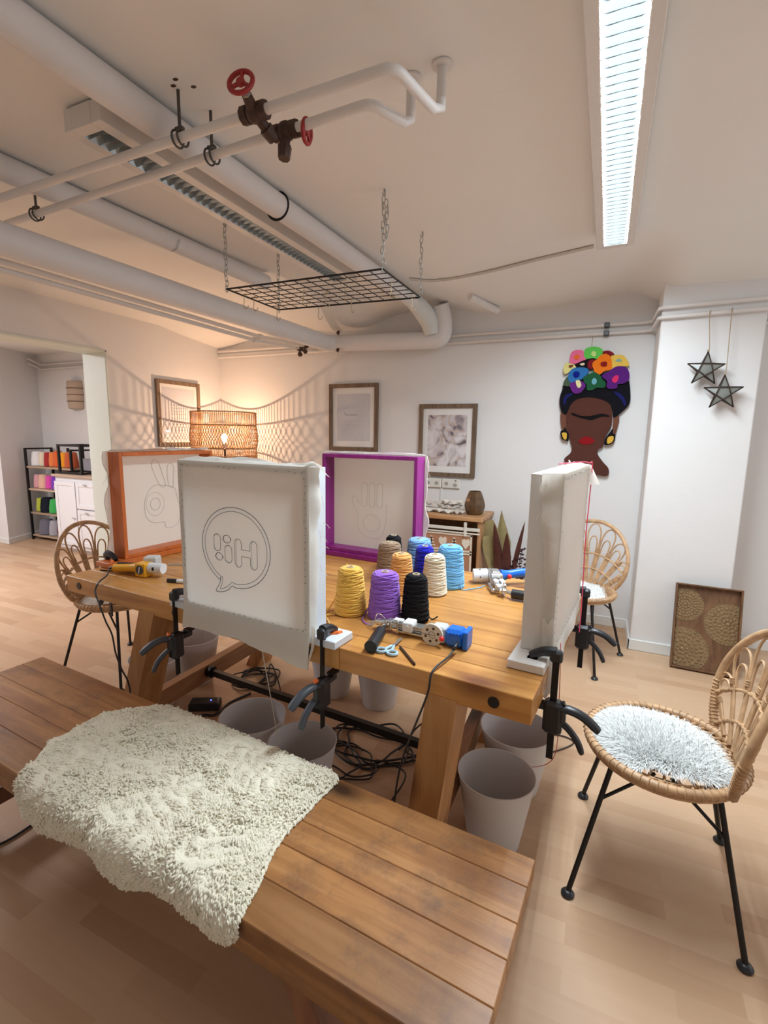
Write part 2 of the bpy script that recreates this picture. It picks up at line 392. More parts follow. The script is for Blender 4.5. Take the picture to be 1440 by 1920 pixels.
mb = MB(); mb.cyl((-1.72, -BW/2, 0.13), (-0.28, -BW/2, 0.13), 0.011); mb.build('steel_cross_bar', BLACK, ben)
# ---------------------------------------------------------------- tufting canvases
def cloth_mat():
    m, nt, b = newmat('monks_cloth'); L = nt.links
    tc = N(nt, 'ShaderNodeTexCoord')
    wv = N(nt, 'ShaderNodeTexNoise', i_Scale=260.0, i_Detail=2.0); L.new(tc.outputs['Object'], wv.inputs['Vector'])
    n2 = N(nt, 'ShaderNodeTexNoise', i_Scale=5.0, i_Detail=4.0); L.new(tc.outputs['Object'], n2.inputs['Vector'])
    cr = N(nt, 'ShaderNodeValToRGB'); cr.color_ramp.elements[0].color = (0.80, 0.77, 0.70, 1); cr.color_ramp.elements[1].color = (0.88, 0.85, 0.79, 1)
    L.new(n2.outputs['Fac'], cr.inputs[0]); L.new(cr.outputs[0], b.inputs['Base Color'])
    bp = N(nt, 'ShaderNodeBump', i_Strength=0.6, i_Distance=0.0006); L.new(wv.outputs['Fac'], bp.inputs['Height']); L.new(bp.outputs[0], b.inputs['Normal'])
    b.inputs['Roughness'].default_value = 0.9; b.inputs['Sheen Weight'].default_value = 0.2
    # thin woven cloth lets some light through
    tr = N(nt, 'ShaderNodeBsdfTranslucent'); tr.inputs[0].default_value = (0.90, 0.86, 0.79, 1)
    ms = N(nt, 'ShaderNodeMixShader'); ms.inputs[0].default_value = 0.34
    L.new(b.outputs[0], ms.inputs[1]); L.new(tr.outputs[0], ms.inputs[2]); L.new(ms.outputs[0], nt.nodes['Material Output'].inputs[0])
    return m
M_CLO = cloth_mat()
M_INK = plain('blue_grey_pencil', (0.20, 0.24, 0.29), 0.8)
M_INKD = plain('dark_pencil', (0.05, 0.05, 0.055), 0.8)
M_INKF = plain('faint_pencil', (0.55, 0.55, 0.55), 0.9)
M_STA = plain('staple_steel', (0.16, 0.14, 0.14), 0.5, metal=0.5)
FRW, FRH, FRD, PT = 0.54, 0.50, 0.085, 0.025
def canvas_frame(name, label, pos, rz, fmat, hem, seed, sag=0.0, wrap=0.055):
    t = thing(name, label, 'tufting canvas', pos, rz, None); rnd = random.Random(seed)
    x0, x1, z0, z1 = -FRW/2, FRW/2, PT, PT+FRH
    b = MB(); b.box((0, 0.008, PT/2), (0.72, 0.098, PT-0.001), bev=0.002); b.build('base_plank', fmat, t)
    for sx in (-1, 1):
        b = MB(); b.box((sx*(FRW/2-0.009), 0, (z0+z1)/2), (0.018, FRD, FRH), bev=0.0015); b.build('side_rail', fmat, t)
    b = MB(); b.box((0, 0, z1-0.009), (FRW-0.037, FRD-0.0006, 0.018), bev=0.0015); b.build('top_rail', fmat, t)
    b = MB(); b.box((0, 0, z0+0.009), (FRW-0.037, FRD-0.0006, 0.018), bev=0.0015); b.build('bottom_rail', fmat, t)
    # cloth: front sheet with hem hanging below, and turned-over margins
    yf = -FRD/2-0.003
    b = MB(); zb = z0-hem; nz_ = lambda x, z, k: noise.noise(Vector((x*k+seed, z*k, seed*1.7)))
    def front(i, j):
        x = x0-0.006+(FRW+0.012)*i; zz = z1+0.004
        bot = zb + 0.016*nz_(x, 0, 7) + 0.004*nz_(x, 3, 40) - 0.02*max(0, (i-0.5))*2*(hem > 0.05)
        z = zz+(bot-zz)*j
        y = yf + 0.0012*nz_(x, z, 6)
        if z < z0: y += -0.004*math.sin(x*23+seed)*(z0-z)/max(hem, .01) - 0.010*(z0-z)/0.1 + sag*(z0-z) - 0.002
        return (x, y, z)
    b.grid(front, 44, 60)
    for sx in (-1, 1):      # side margins folded back along the rails
        def side(i, j):
            z = z1+0.004+(z0-0.02-z1)*i
            ed = wrap*(0.8+0.5*nz_(z*1.0, sx*3, 6)+0.10*nz_(z, sx, 60))
            y = yf + ed*j
            fl_ = max(0.0, 0.6+1.6*nz_(z, sx*2, 9)); return (sx*(FRW/2+0.004+0.022*math.sin(j*PI*0.62)*fl_), y, z)
        b.grid(side, 70, 8)
    def topf(i, j):
        x = x0-0.006+(FRW+0.012)*i; ed = 0.062*(0.9+0.45*nz_(x, 9, 6))
        return (x, yf+ed*j, z1+0.004+0.012*j*(0.6+1.3*nz_(x, 5+j, 11)))
    b.grid(topf, 60, 8)
    # loose threads at the margins
    for k in range(26):
        sx = rnd.choice((-1, 1)); z = rnd.uniform(z0-0.02, z1); y = yf+wrap*rnd.uniform(.7, 1.0)
        p = Vector((sx*(FRW/2+0.012), y, z)); q = [p]
        d = Vector((sx*rnd.uniform(.2, 1), rnd.uniform(-.4, .8), rnd.uniform(-1, .3)))
        for m_ in range(4): q.append(q[-1]+d*0.007); d.z -= 0.35
        b.tube(q, 0.0006, 4)
    st = b; st.mi = 1
    for k in range(24):
        z = z0+0.02+(FRH-0.03)*k/23
        for sx in (-1, 1):
            if rnd.random() < 0.8: st.box((sx*(FRW/2-0.010)+rnd.uniform(-.003, .003), yf-0.0012, z), (0.0036, 0.0012, 0.0012), rotm('Y', rnd.uniform(-40, 40)))
    for k in range(22):
        x = x0+0.02+(FRW-0.04)*k/21
        for z in (z1-0.012, z0+0.012):
            if rnd.random() < 0.8: st.box((x, yf-0.0012, z+rnd.uniform(-.003, .003)), (0.004, 0.0012, 0.0014), rotm('Y', rnd.uniform(-40, 40)))
    c = b.build('canvas', [M_CLO, M_STA], t, smooth=60)
    c['label'] = 'off-white woven cloth stretched over the frame'
    return t, yf
def lines(b, pts, y, r=0.0011, closed=True, k=5, off=(0, 0), sc=1.0):
    P = smooth_path([(off[0]+p[0]*sc, y, off[1]+p[1]*sc) for p in pts], k, closed)
    b.tube(P, r, 4, closed=closed)
M_FG = plain('pale_grey_white_paint', (0.70, 0.74, 0.80), 0.5, var=0.03)
M_FO = wood('orange_stained_wood', (0.50, 0.115, 0.022), (0.60, 0.15, 0.03), (0.68, 0.19, 0.045), axis='Z', rough=0.4, knots=False, var=0.05)
M_FP = wood('magenta_painted_wood', (0.22, 0.012, 0.17), (0.30, 0.02, 0.235), (0.35, 0.03, 0.27), axis='Z', rough=0.4, knots=False, var=0.05)
M_FW = plain('off_white_paint', (0.80, 0.78, 0.74), 0.45, var=0.03)
# 1. the canvas with the speech bubble
f1, yf = canvas_frame('tufting_canvas', 'pale grey frame with cloth bearing the mirrored word in a speech bubble', T(1.07, 0.0175, 0.7605), TANG, M_FG, 0.075, 1)
b = MB(); bub = []
CX, CZ, RX, RZ = -0.020, PT+0.233, 0.148, 0.131
def bubble(g):
    pts = []
    for k in range(0, 41):
        a = math.radians(-92 + k*(360-28)/40)      # from right of the tail round to its left
        pts.append((CX+(RX-g)*math.cos(a), CZ+(RZ-g)*math.sin(a)))
    pts += [(-0.088+g*.7, PT+0.128), (-0.094+g*.8, PT+0.105), (-0.112+g*1.6, PT+0.078+g*.8), (-0.085+g*.5, PT+0.078+g), (-0.055, PT+0.090+g), (-0.038, PT+0.105+g)]
    return pts
lines(b, bubble(0.0), yf-0.002, 0.0012); lines(b, bubble(0.013), yf-0.002, 0.0009)
b.build('bubble_drawing', M_INK, f1, smooth=180)['label'] = 'blue-grey pencilled speech bubble'
b = MB()
def capsule(cx, cz, hw, hh):
    r = hw; p = []
    for k in range(7): a = PI*k/6; p.append((cx+r*math.cos(a), cz+hh-r+r*math.sin(a)))
    for k in range(7): a = PI+PI*k/6; p.append((cx+r*math.cos(a), cz-hh+r+r*math.sin(a)))
    return p
ys = yf-0.0022
# mirrored: ! i H seen from the front, letters with an offset shade line
def both(cx, cz, hw, hh):
    lines(b, capsule(cx, cz, hw, hh), ys, 0.0008, k=2)
    c_ = capsule(cx-0.004, cz, hw*.72, hh*.97); lines(b, [p for p in c_ if p[0] < cx-0.001 or abs(p[1]-cz) > hh*.8], ys-.0001, 0.0005, closed=False, k=2)
both(-0.098, PT+0.243, 0.0150, 0.028); both(-0.091, PT+0.197, 0.0165, 0.0125)
both(-0.054, PT+0.259, 0.0170, 0.0130); both(-0.049, PT+0.210, 0.0155, 0.029)
def hshape(dx, wv=0.0145):
    x0 = -0.006+dx; x1 = 0.060+dx; t_, bt = PT+0.265, PT+0.173; mz = PT+0.221; out = []
    for k in range(7): a = PI-PI*k/6; out.append((x0+wv*math.cos(a), t_-wv+wv*math.sin(a)))
    out += [(x0+wv, mz+0.011), (x1-wv, mz+0.011)]
    for k in range(7): a = PI-PI*k/6; out.append((x1+wv*math.cos(a), t_-wv+wv*math.sin(a)))
    for k in range(7): a = -PI*k/6; out.append((x1+wv*math.cos(a), bt+wv+wv*math.sin(a)))
    out += [(x1-wv, mz-0.011), (x0+wv, mz-0.011)]
    for k in range(7): a = -PI*k/6; out.append((x0+wv*math.cos(a), bt+wv+wv*math.sin(a)))
    return out
lines(b, hshape(0), ys, 0.0008, k=1)
for xq in (-0.006, 0.060): lines(b, [p for p in capsule(xq+0.005, PT+0.219, 0.0135, 0.045) if p[0] < xq+.004], ys-0.0001, 0.0005, closed=False, k=2)
b.build('letter_drawing', M_INKD, f1, smooth=180)['label'] = 'dark pencilled mirror-written Hi!'
# loose corner of cloth hanging at the right
b = MB()
b.grid(lambda i, j: (FRW/2+0.010+0.012*math.sin(i*5)*0.5+0.016*j*(1-i*.75)-0.002*i, -FRD/2-0.006-0.008*i+0.004*math.sin(j*6), PT+0.035-0.135*i), 16, 6)
b.build('loose_cloth_corner', M_CLO, f1, smooth=180); b = MB()
b.grid(lambda i, j: (FRW/2-0.01+0.05*j*(1-0.1*i), -FRD/2-0.01+0.05*i+0.02*j, PT+FRH+0.006+0.012*math.sin(j*3.0+i*2)-0.022*j*i), 10, 10)
b.build('loose_cloth_corner', M_CLO, f1, smooth=180)
# 2. orange
f2, yf = canvas_frame('tufting_canvas', 'orange wooden frame with stretched cloth at the left end of the table', T(0.0125, 0.51, 0.7605), TANG-PI/2, M_FO, 0.02, 4, wrap=0.012)
b = MB(); yi = yf+0.0030      # drawing shows on the inner side
def dline(pts, off, sc, r=0.0010, closed=True): lines(b, pts, yi, r, closed, 5, off, sc)
ox, oz = 0.0, PT+0.22         # rabbit-eared hand sketch: local x grows towards the near end
dline([(-.10,.02),(-.085,.08),(-.03,.10),(.035,.105),(.075,.07),(.095,.02),(.09,-.05),(.05,-.085),(-.01,-.09),(-.02,-.12),(-.06,-.125),(-.10,-.10),(-.115,-.04)], (ox, oz), 1)
dline([(.0,.10),(.03,.16),(.045,.21),(.03,.235),(.005,.22),(-.015,.16),(-.03,.10)], (ox, oz), 1)
dline([(-.05,.10),(-.045,.16),(-.05,.205),(-.07,.215),(-.085,.19),(-.08,.14),(-.075,.09)], (ox, oz), 1)
dline([(.035+.028*math.cos(a*PI/6), .01+.032*math.sin(a*PI/6)) for a in range(12)], (ox, oz), 1)
dline([(.035+.052*math.cos(a*PI/6), .01+.060*math.sin(a*PI/6)) for a in range(12)], (ox, oz), 1, 0.0007)
b.build('sketch', M_INKF, f2, smooth=180)['label'] = 'faint pencilled hand gesture'
# 3. magenta
f3, yf = canvas_frame('tufting_canvas', 'magenta wooden frame with stretched cloth behind the yarn cones', T(0.972, 0.9575, 0.7605), TANG+PI, M_FP, 0.02, 9, wrap=0.018)
b = MB(); yi = yf+0.0030
for cx in (-.045, 0.0, .045): dline(capsule(cx, .095, .016, .062), (0.02, PT+0.20), 1, 0.0007)
dline([(-.085,.05),(-.08,-.05),(-.05,-.12),(.03,-.125),(.08,-.08),(.085,-.01),(.12,.06),(.10,.085),(.075,.05)], (0.02, PT+0.20), 1, 0.0007, False)
dline([(.02+.05*math.cos(a*PI/5), -.05+.045*math.sin(a*PI/5)) for a in range(10)], (0.0, PT+0.20), 1, 0.0007)
b.build('sketch', M_INKF, f3, smooth=180)['label'] = 'faint pencilled hand'
# 4. right hand, seen edge-on
f4, yf = canvas_frame('tufting_canvas', 'off-white frame with white cloth and pink string at the right end of the table', T(1.9475, 0.492, 0.7605), TANG+PI/2, M_FW, 0.05, 12)
b = MB()
pk = [(FRW/2-0.02, yf-0.004, PT+FRH+0.016), (FRW/2+0.001, yf-0.008, PT+FRH+0.004)]
xs = FRW/2-0.01
b.tube(smooth_path([(-0.10, 0.0, PT+FRH+0.020), (0.08, yf+0.01, PT+FRH+0.020), (xs-0.04, yf-0.004, PT+FRH+0.012), (xs, yf-0.010, PT+FRH-0.01), (xs+0.002, yf-0.007, PT+0.25), (xs+0.004, yf-0.011, PT+0.02), (xs+0.002, yf-0.012, PT-0.06), (xs-0.01, yf-0.012, PT-0.12)], 8), 0.0019, 6)
b.build('pink_string', plain('pink_yarn', (0.90, 0.08, 0.16), 0.7), f4, smooth=180)['label'] = 'pink yarn along the cloth edge'
b = MB()
b.grid(lambda i, j: (-FRW/2-0.012-0.010*j+0.006*math.sin(7*i), -FRD/2-0.004+0.030*j-0.006*i, PT+0.10-0.22*i+0.01*math.sin(9*j)), 18, 6)
b.build('loose_cloth_corner', M_CLO, f4, smooth=180); b = MB()
b.grid(lambda i, j: (FRW/2-0.03+0.04*j, -FRD/2-0.006-0.035*i*(j), PT+FRH+0.004-0.07*i), 8, 8)
b.build('loose_cloth_corner', M_CLO, f4, smooth=180)
# ---------------------------------------------------------------- clamps
def clamp(label, pos, rz, orange=True, barlen=0.30, low=0.0, swing=0.0):
    """origin: table top level at the table edge; +y goes in over the table, -y is outwards"""
    t = thing('bar_clamp', label, 'clamp', pos, rz, 'quick-grip bar clamps on the table edge')
    yo = -0.022; zt = 0.068
    b = MB(); b.box((0, yo, zt-barlen/2), (0.006, 0.018, barlen), bev=0.001)
    b.cyl((-0.0035, yo, zt-barlen+0.012), (0.0036, yo, zt-barlen+0.012), 0.0035, n=10); b.build('bar', BLACK, t)
    b = MB(); b.box((0, yo, zt-0.01), (0.026, 0.032, 0.034), bev=0.006)
    b.tube(smooth_path([(0, yo, zt+0.002), (0, yo+0.035, zt-0.004), (0, yo+0.068, zt-0.022)], 5), [0.014, 0.014, 0.014, 0.0138, .0135, .013, .0125, .012, .0115, .011, .010], 10)
    b.box((0, yo+0.062, zt-0.034), (0.028, 0.036, 0.012), bev=0.004); b.build('fixed_jaw', BPLA, t)
    if orange:
        b = MB(); b.box((0, yo+0.062, zt-0.0385), (0.040, 0.046, 0.006), bev=0.003)
        b.tube([(0.0, yo+0.045, zt-0.028), (0.016, yo+0.058, zt-0.024), (0.018, yo+0.074, zt-0.028)], 0.006, 8); b.build('pad', ORG, t)
    zb = -0.115-low
    b = MB(); b.box((0, yo-0.002, zb), (0.038, 0.050, 0.095), bev=0.009); b.box((0, yo-0.020, zb+0.012), (0.030, 0.030, 0.055), bev=0.008)
    b.box((0, yo+0.040, zb+0.026), (0.020, 0.055, 0.026), bev=0.006)
    b.box((0, yo+0.055, zb+0.040), (0.028, 0.034, 0.010), bev=0.003); b.build('sliding_jaw', BPLA, t)
    sw = Matrix.Rotation(swing, 4, 'Z')
    def hp(pts): return [tuple(sw @ Vector((x, y-yo, z)) + Vector((0, yo, 0))) for x, y, z in pts]
    b = MB(); P = smooth_path(hp([(0, yo-0.010, zb+0.022), (0, yo-0.040, zb+0.030), (0, yo-0.080, zb+0.020), (0, yo-0.118, zb-0.008)]), 5)
    b.tube(P, [0.0150]*(len(P)-2)+[0.0140, 0.012], 12, flat=0.75); b.build('handle', GPLA if orange else BPLA, t)
    b = MB(); P = smooth_path(hp([(0, yo-0.012, zb-0.006), (0, yo-0.040, zb-0.022), (0, yo-0.066, zb-0.050), (0, yo-0.082, zb-0.084)]), 5)
    b.tube(P, [0.0120]*(len(P)-2)+[0.011, 0.009], 12, flat=0.7); b.build('trigger', GPLA if orange else BPLA, t)
    b = MB(); b.tube([tuple(p) for p in hp([(0, yo-0.016, zb+0.040), (0, yo-0.030, zb+0.046)])], 0.007, 10); b.build('release_button', ORG if orange else BPLA, t)
    return t
clamp('black bar clamp at the left corner of the speech-bubble canvas', T(0.735, 0.0, 0.745), TANG, True, 0.31, 0.012, -0.5)
clamp('black bar clamp with orange pad right of the speech-bubble canvas', T(1.385, 0.0, 0.745), TANG, True, 0.31, 0.012, -0.25)
clamp('black bar clamp at the near right corner of the table', T(TL, 0.178, 0.745), TANG+PI/2, False, 0.31, 0.0)
clamp('black bar clamp on the far part of the right table end', T(TL, 0.80, 0.745), TANG+PI/2, False, 0.31, 0.0)
clamp('bar clamp at the near foot of the orange frame', T(0.0, 0.20, 0.745), TANG-PI/2, True, 0.31, 0.0)
clamp('bar clamp at the left foot of the magenta frame', T(0.63, 1.0, 0.745), TANG+PI, True, 0.31, 0.0)
clamp('bar clamp at the right foot of the magenta frame', T(1.31, 1.0, 0.745), TANG+PI, True, 0.31, 0.0)
# ---------------------------------------------------------------- yarn cones
def yarn_mat(name, c): return plain(name, c, 0.85, var=0.13, scale=220, sheen=0.30 if max(c) > .05 else 0.0, spec=0.3, bump=0.0008, bscale=500)
M_CARD = plain('cardboard_cone', (0.62, 0.52, 0.38), 0.8)
def yarn_cone(label, s, t_, col, r0=0.056, r1=0.036, h=0.165, seed=0, tail=None, turns=58, yr=0.0025):
    o = thing('yarn_cone', label, 'yarn', T(s, t_, 0.7605), 0, 'yarn cones on the work table'); rnd = random.Random(seed)
    m = yarn_mat('yarn_'+label.split()[0], col); b = MB()
    def R(z):                      # radius of the wound body
        q = z/h; r = r0+(r1-r0)*q
        if q < 0.06: r -= (0.06-q)*0.16*1.0*(0.06-q)/0.06*0.9
        if q > 0.90: r -= 0.012*((q-0.90)/0.10)**2
        return r
    pr = [(0.02, 0.001)]+[(R(h*k/14)-0.001, 0.001+h*k/14) for k in range(15)]+[(0.012, h-0.001)]
    b.lathe(pr, 26, cap1=True)
    P = []; nseg = 18; zz = 0.004; up_ = 1; off = rnd.random()*6
    sweep = 4.6
    for k in range(int(turns*nseg)):
        a = 2*PI*k/nseg + off; ph = (k/nseg/sweep) % 2
        q = ph if ph < 1 else 2-ph
        q = min(1, max(0, q + 0.035*math.sin(k*0.013+seed)+0.02*math.sin(a*2+k*0.05)))
        z = 0.003+(h-0.005)*q
        rr = R(z)+0.0004+0.0014*rnd.random()*0.6+0.0010*math.sin(k*.021)
        P.append((rr*math.cos(a), rr*math.sin(a), z))
    b.tube(P, yr, 5)
    b.build('yarn', m, o, smooth=180)
    b = MB(); n = 18
    b.lathe([(0.0125, h-0.006), (0.0125, h+0.003), (0.0085, h+0.003), (0.0080, h-0.03)], n, cap0=False, cap1=False); b.build('cone_core', M_CARD, o)
    if tail:
        b = MB(); b.tube(smooth_path(tail, 8), 0.0023, 6); b.build('loose_end', m, o, smooth=180)
    return o
yarn_cone('yellow yarn cone at the front left of the group, its end trailing', 1.300, 0.262, (0.86, 0.52, 0.09), 0.056, 0.040, 0.165, 1,
          [(-0.03, 0.03, .165), (-.045, .0, .12), (-.055, -.01, .05), (-.075, -.03, .004), (-.06, -.07, .004), (-.035, -.05, .004), (-.045, -.04, .006), (-.055, -.075, .004), (-.02, -.115, .004), (0.0, -.15, .004), (.0, -.185, .004)])
yarn_cone('purple yarn cone between the yellow one and the black one', 1.422, 0.290, (0.33, 0.13, 0.62), 0.056, 0.043, 0.160, 2,
          [(-.05, -.01, .04), (-.065, -.02, .004), (-.055, -.06, .004), (-.03, -.09, .004), (0.0, -.10, .004)])
yarn_cone('black yarn cone in front of the cream one', 1.526, 0.318, (0.008, 0.008, 0.010), 0.047, 0.034, 0.160, 3, [(.04, .01, .02), (.055, 0.02, .004), (.07, 0.035, .012)])
yarn_cone('cream yarn cone behind the black one', 1.470, 0.612, (0.82, 0.76, 0.60), 0.050, 0.036, 0.160, 4)
yarn_cone('light blue yarn cone at the back right, loose end on the table', 1.488, 0.735, (0.18, 0.50, 0.86), 0.060, 0.046, 0.175, 5,
          [(.05, -.02, .03), (.065, -.03, .003), (.09, -.01, .003), (.12, .03, .003), (.14, .04, .012)])
yarn_cone('orange-tan yarn cone behind the purple one', 1.352, 0.555, (0.83, 0.43, 0.13), 0.048, 0.036, 0.160, 6)
yarn_cone('brown yarn cone at the back left of the group', 1.225, 0.690, (0.33, 0.22, 0.14), 0.058, 0.044, 0.165, 7)
yarn_cone('dark blue yarn cone in the middle of the back row', 1.382, 0.712, (0.004, 0.008, 0.50), 0.048, 0.034, 0.163, 8)
yarn_cone('sky blue yarn cone right at the magenta frame', 1.300, 0.835, (0.23, 0.46, 0.88), 0.060, 0.048, 0.165, 9)
yarn_cone('black yarn cone half hidden behind the brown one', 1.178, 0.815, (0.010, 0.010, 0.012), 0.046, 0.030, 0.168, 10)
# ---------------------------------------------------------------- tufting machines
BLUE = plain('blue_plastic', (0.01, 0.16, 0.72), 0.32, var=0.08)
YEL = plain('yellow_plastic', (0.86, 0.42, 0.02), 0.35, var=0.05)
WPL = plain('white_plastic', (0.78, 0.80, 0.82), 0.35, var=0.03)
REDP = plain('red_plastic', (0.75, 0.03, 0.03), 0.35)
CREAMP = plain('cream_wheel', (0.72, 0.69, 0.60), 0.5, var=0.05)
BEIGE = plain('clear_grey_plastic', (0.60, 0.61, 0.60), 0.3)
def gun(label, pos, rz, body, rollx=0.0, cable=None, wheel=True, motor=WPL, handle_dir=None, grip=True):
    """local: machine axis along x, needle end at -x, handle block at +x, resting on the table (z=0)"""
    t = thing('tufting_gun', label, 'tufting gun', pos, rz, 'tufting guns on the table'); t.scale = (.93, .93, .93)
    b = MB(); b.box((0.030, 0, 0.038), (0.115, 0.034, 0.006), bev=0.001); b.box((0.030, 0, 0.012), (0.115, 0.034, 0.006), bev=0.001)
    b.box((0.083, 0, 0.025), (0.006, 0.052, 0.050), bev=0.001); b.box((-0.025, 0, 0.025), (0.006, 0.040, 0.040), bev=0.001)
    for yy in (-.012, .012): b.cyl((-0.085, yy, 0.030), (0.08, yy, 0.030), 0.0042, n=10)
    b.cyl((-0.085, 0, 0.016), (0.08, 0, 0.016), 0.005, n=10)
    b.box((-0.060, 0, 0.025), (0.020, 0.034, 0.036), bev=0.003)
    for sx, sy, sz in ((0.083, .02, .046), (0.083, -.02, .046), (-.025, .014, .044), (-.025, -.014, .044), (.083, -.027, .010), (-.06, -.019, .03)):
        b.sphere((sx, sy, sz), 0.0045, 6)
    b.build('metal_frame', STEEL, t)
    b = MB(); b.box((-0.100, 0, 0.026), (0.030, 0.026, 0.018), bev=0.004); b.cyl((-0.115, 0, 0.024), (-0.150, 0, 0.020), 0.0032, 0.0014, n=8)
    b.tube(smooth_path([(-0.085, .01, .036), (-.095, .0, .052), (-.112, 0, .052), (-.120, 0, .030), (-.130, -.004, .010)], 5), 0.0018, 6)
    b.tube([(-0.118, .011, .016), (-0.146, .008, .008)], 0.0016, 6); b.tube([(-0.118, -.011, .016), (-0.146, -.008, .008)], 0.0016, 6)
    b.build('needle_head', STEEL, t)
    b = MB(); b.box((0.012, 0, 0.034), (0.036, 0.048, 0.034), bev=0.003); b.cyl((0.012, -0.0245, 0.036), (0.012, -0.028, 0.036), 0.007, n=14)
    b.box((-0.028, 0, 0.046), (0.034, 0.022, 0.008), bev=0.002); b.build('slider_block', WPL, t)
    if wheel:
        b = MB(); b.cyl((0.108, -0.036, 0.036), (0.108, -0.044, 0.036), 0.036, n=36)
        for k in range(6):
            a = k*PI/3+.3; b.mi = 1; b.cyl((0.108+.022*math.cos(a), -0.0445, 0.036+.022*math.sin(a)), (0.108+.022*math.cos(a), -0.0452, 0.036+.022*math.sin(a)), 0.0045, n=12)
        for k in range(10):
            a = k*PI/5; b.cyl((0.108+.011*math.cos(a), -0.0445, 0.036+.011*math.sin(a)), (0.108+.011*math.cos(a), -0.0450, 0.036+.011*math.sin(a)), 0.0016, n=8)
        b.box((0.092, -0.0447, 0.036), (0.05, 0.0008, 0.0012))
        b.mi = 0; b.build('gear_wheel', [CREAMP, RUST], t)
    b = MB(); b.box((0.120, 0.0, 0.030), (0.050, 0.050, 0.054), bev=0.006); b.box((0.120, 0.030, 0.030), (0.040, 0.02, 0.044), bev=0.006); b.build('gearbox', BEIGE, t)
    b = MB(); b.box((0.176, -0.004, 0.031), (0.060, 0.058, 0.058), bev=0.010); b.box((0.214, -0.004, 0.031), (0.016, 0.062, 0.060), bev=0.003)
    for k in range(5): b.box((0.160+k*0.011, -0.0345, 0.045), (0.005, 0.003, 0.010), bev=0.001)
    b.build('handle_block', body, t)
    b = MB(); b.sphere((0.142, -0.046, 0.030), 0.0085, 8); b.build('trigger_button', REDP, t)
    if motor is not None:
        b = MB(); b.cyl((0.118, 0.040, 0.030), (0.118, 0.098, 0.030), 0.0275, n=28); b.build('motor', motor, t)
    if grip:
        b = MB(); b.cyl((-0.072, -0.022, 0.021), (-0.068, -0.062, 0.021), 0.007, n=12); P = [(-0.068, -0.060, 0.0195), (-0.040, -0.185, 0.0195)]
        b.tube(P, 0.0190, 20); b.tube([(-0.0405, -0.180, 0.0205), (-0.0395, -0.187, 0.0205)], 0.0205, 20)
        b.build('side_grip', BPLA, t)['label'] = 'black tube grip'
    if cable:
        b = MB(); inv = (Matrix.Translation(Vector(pos)) @ Matrix.Rotation(rz, 4, 'Z') @ Matrix.Scale(.93, 4)).inverted()
        P = [inv @ Vector(p) for p in cable]
        b.tube([P[0], P[0]+(P[1]-P[0]).normalized()*0.035], 0.0055, 10)
        b.tube(smooth_path(P, 8), 0.0032, 7); b.build('power_cable', BPLA, t, smooth=180)
    return t
g1p = T(1.556, 0.190, 0.761); g1r = TANG+math.radians(3)
cab1 = [T(1.742, 0.150, 0.790), T(1.738, 0.09, 0.772), T(1.728, 0.0, 0.764), T(1.722, -0.02, 0.70), T(1.66, -0.030, 0.50), T(1.62, 0.0, 0.30), T(1.60, 0.03, 0.12), T(1.50, -0.02, 0.012), T(1.42, -0.05, 0.006)]
gun('blue and white tufting gun with cream wheel in front of the yarn cones', g1p, g1r, BLUE, cable=cab1, motor=None)
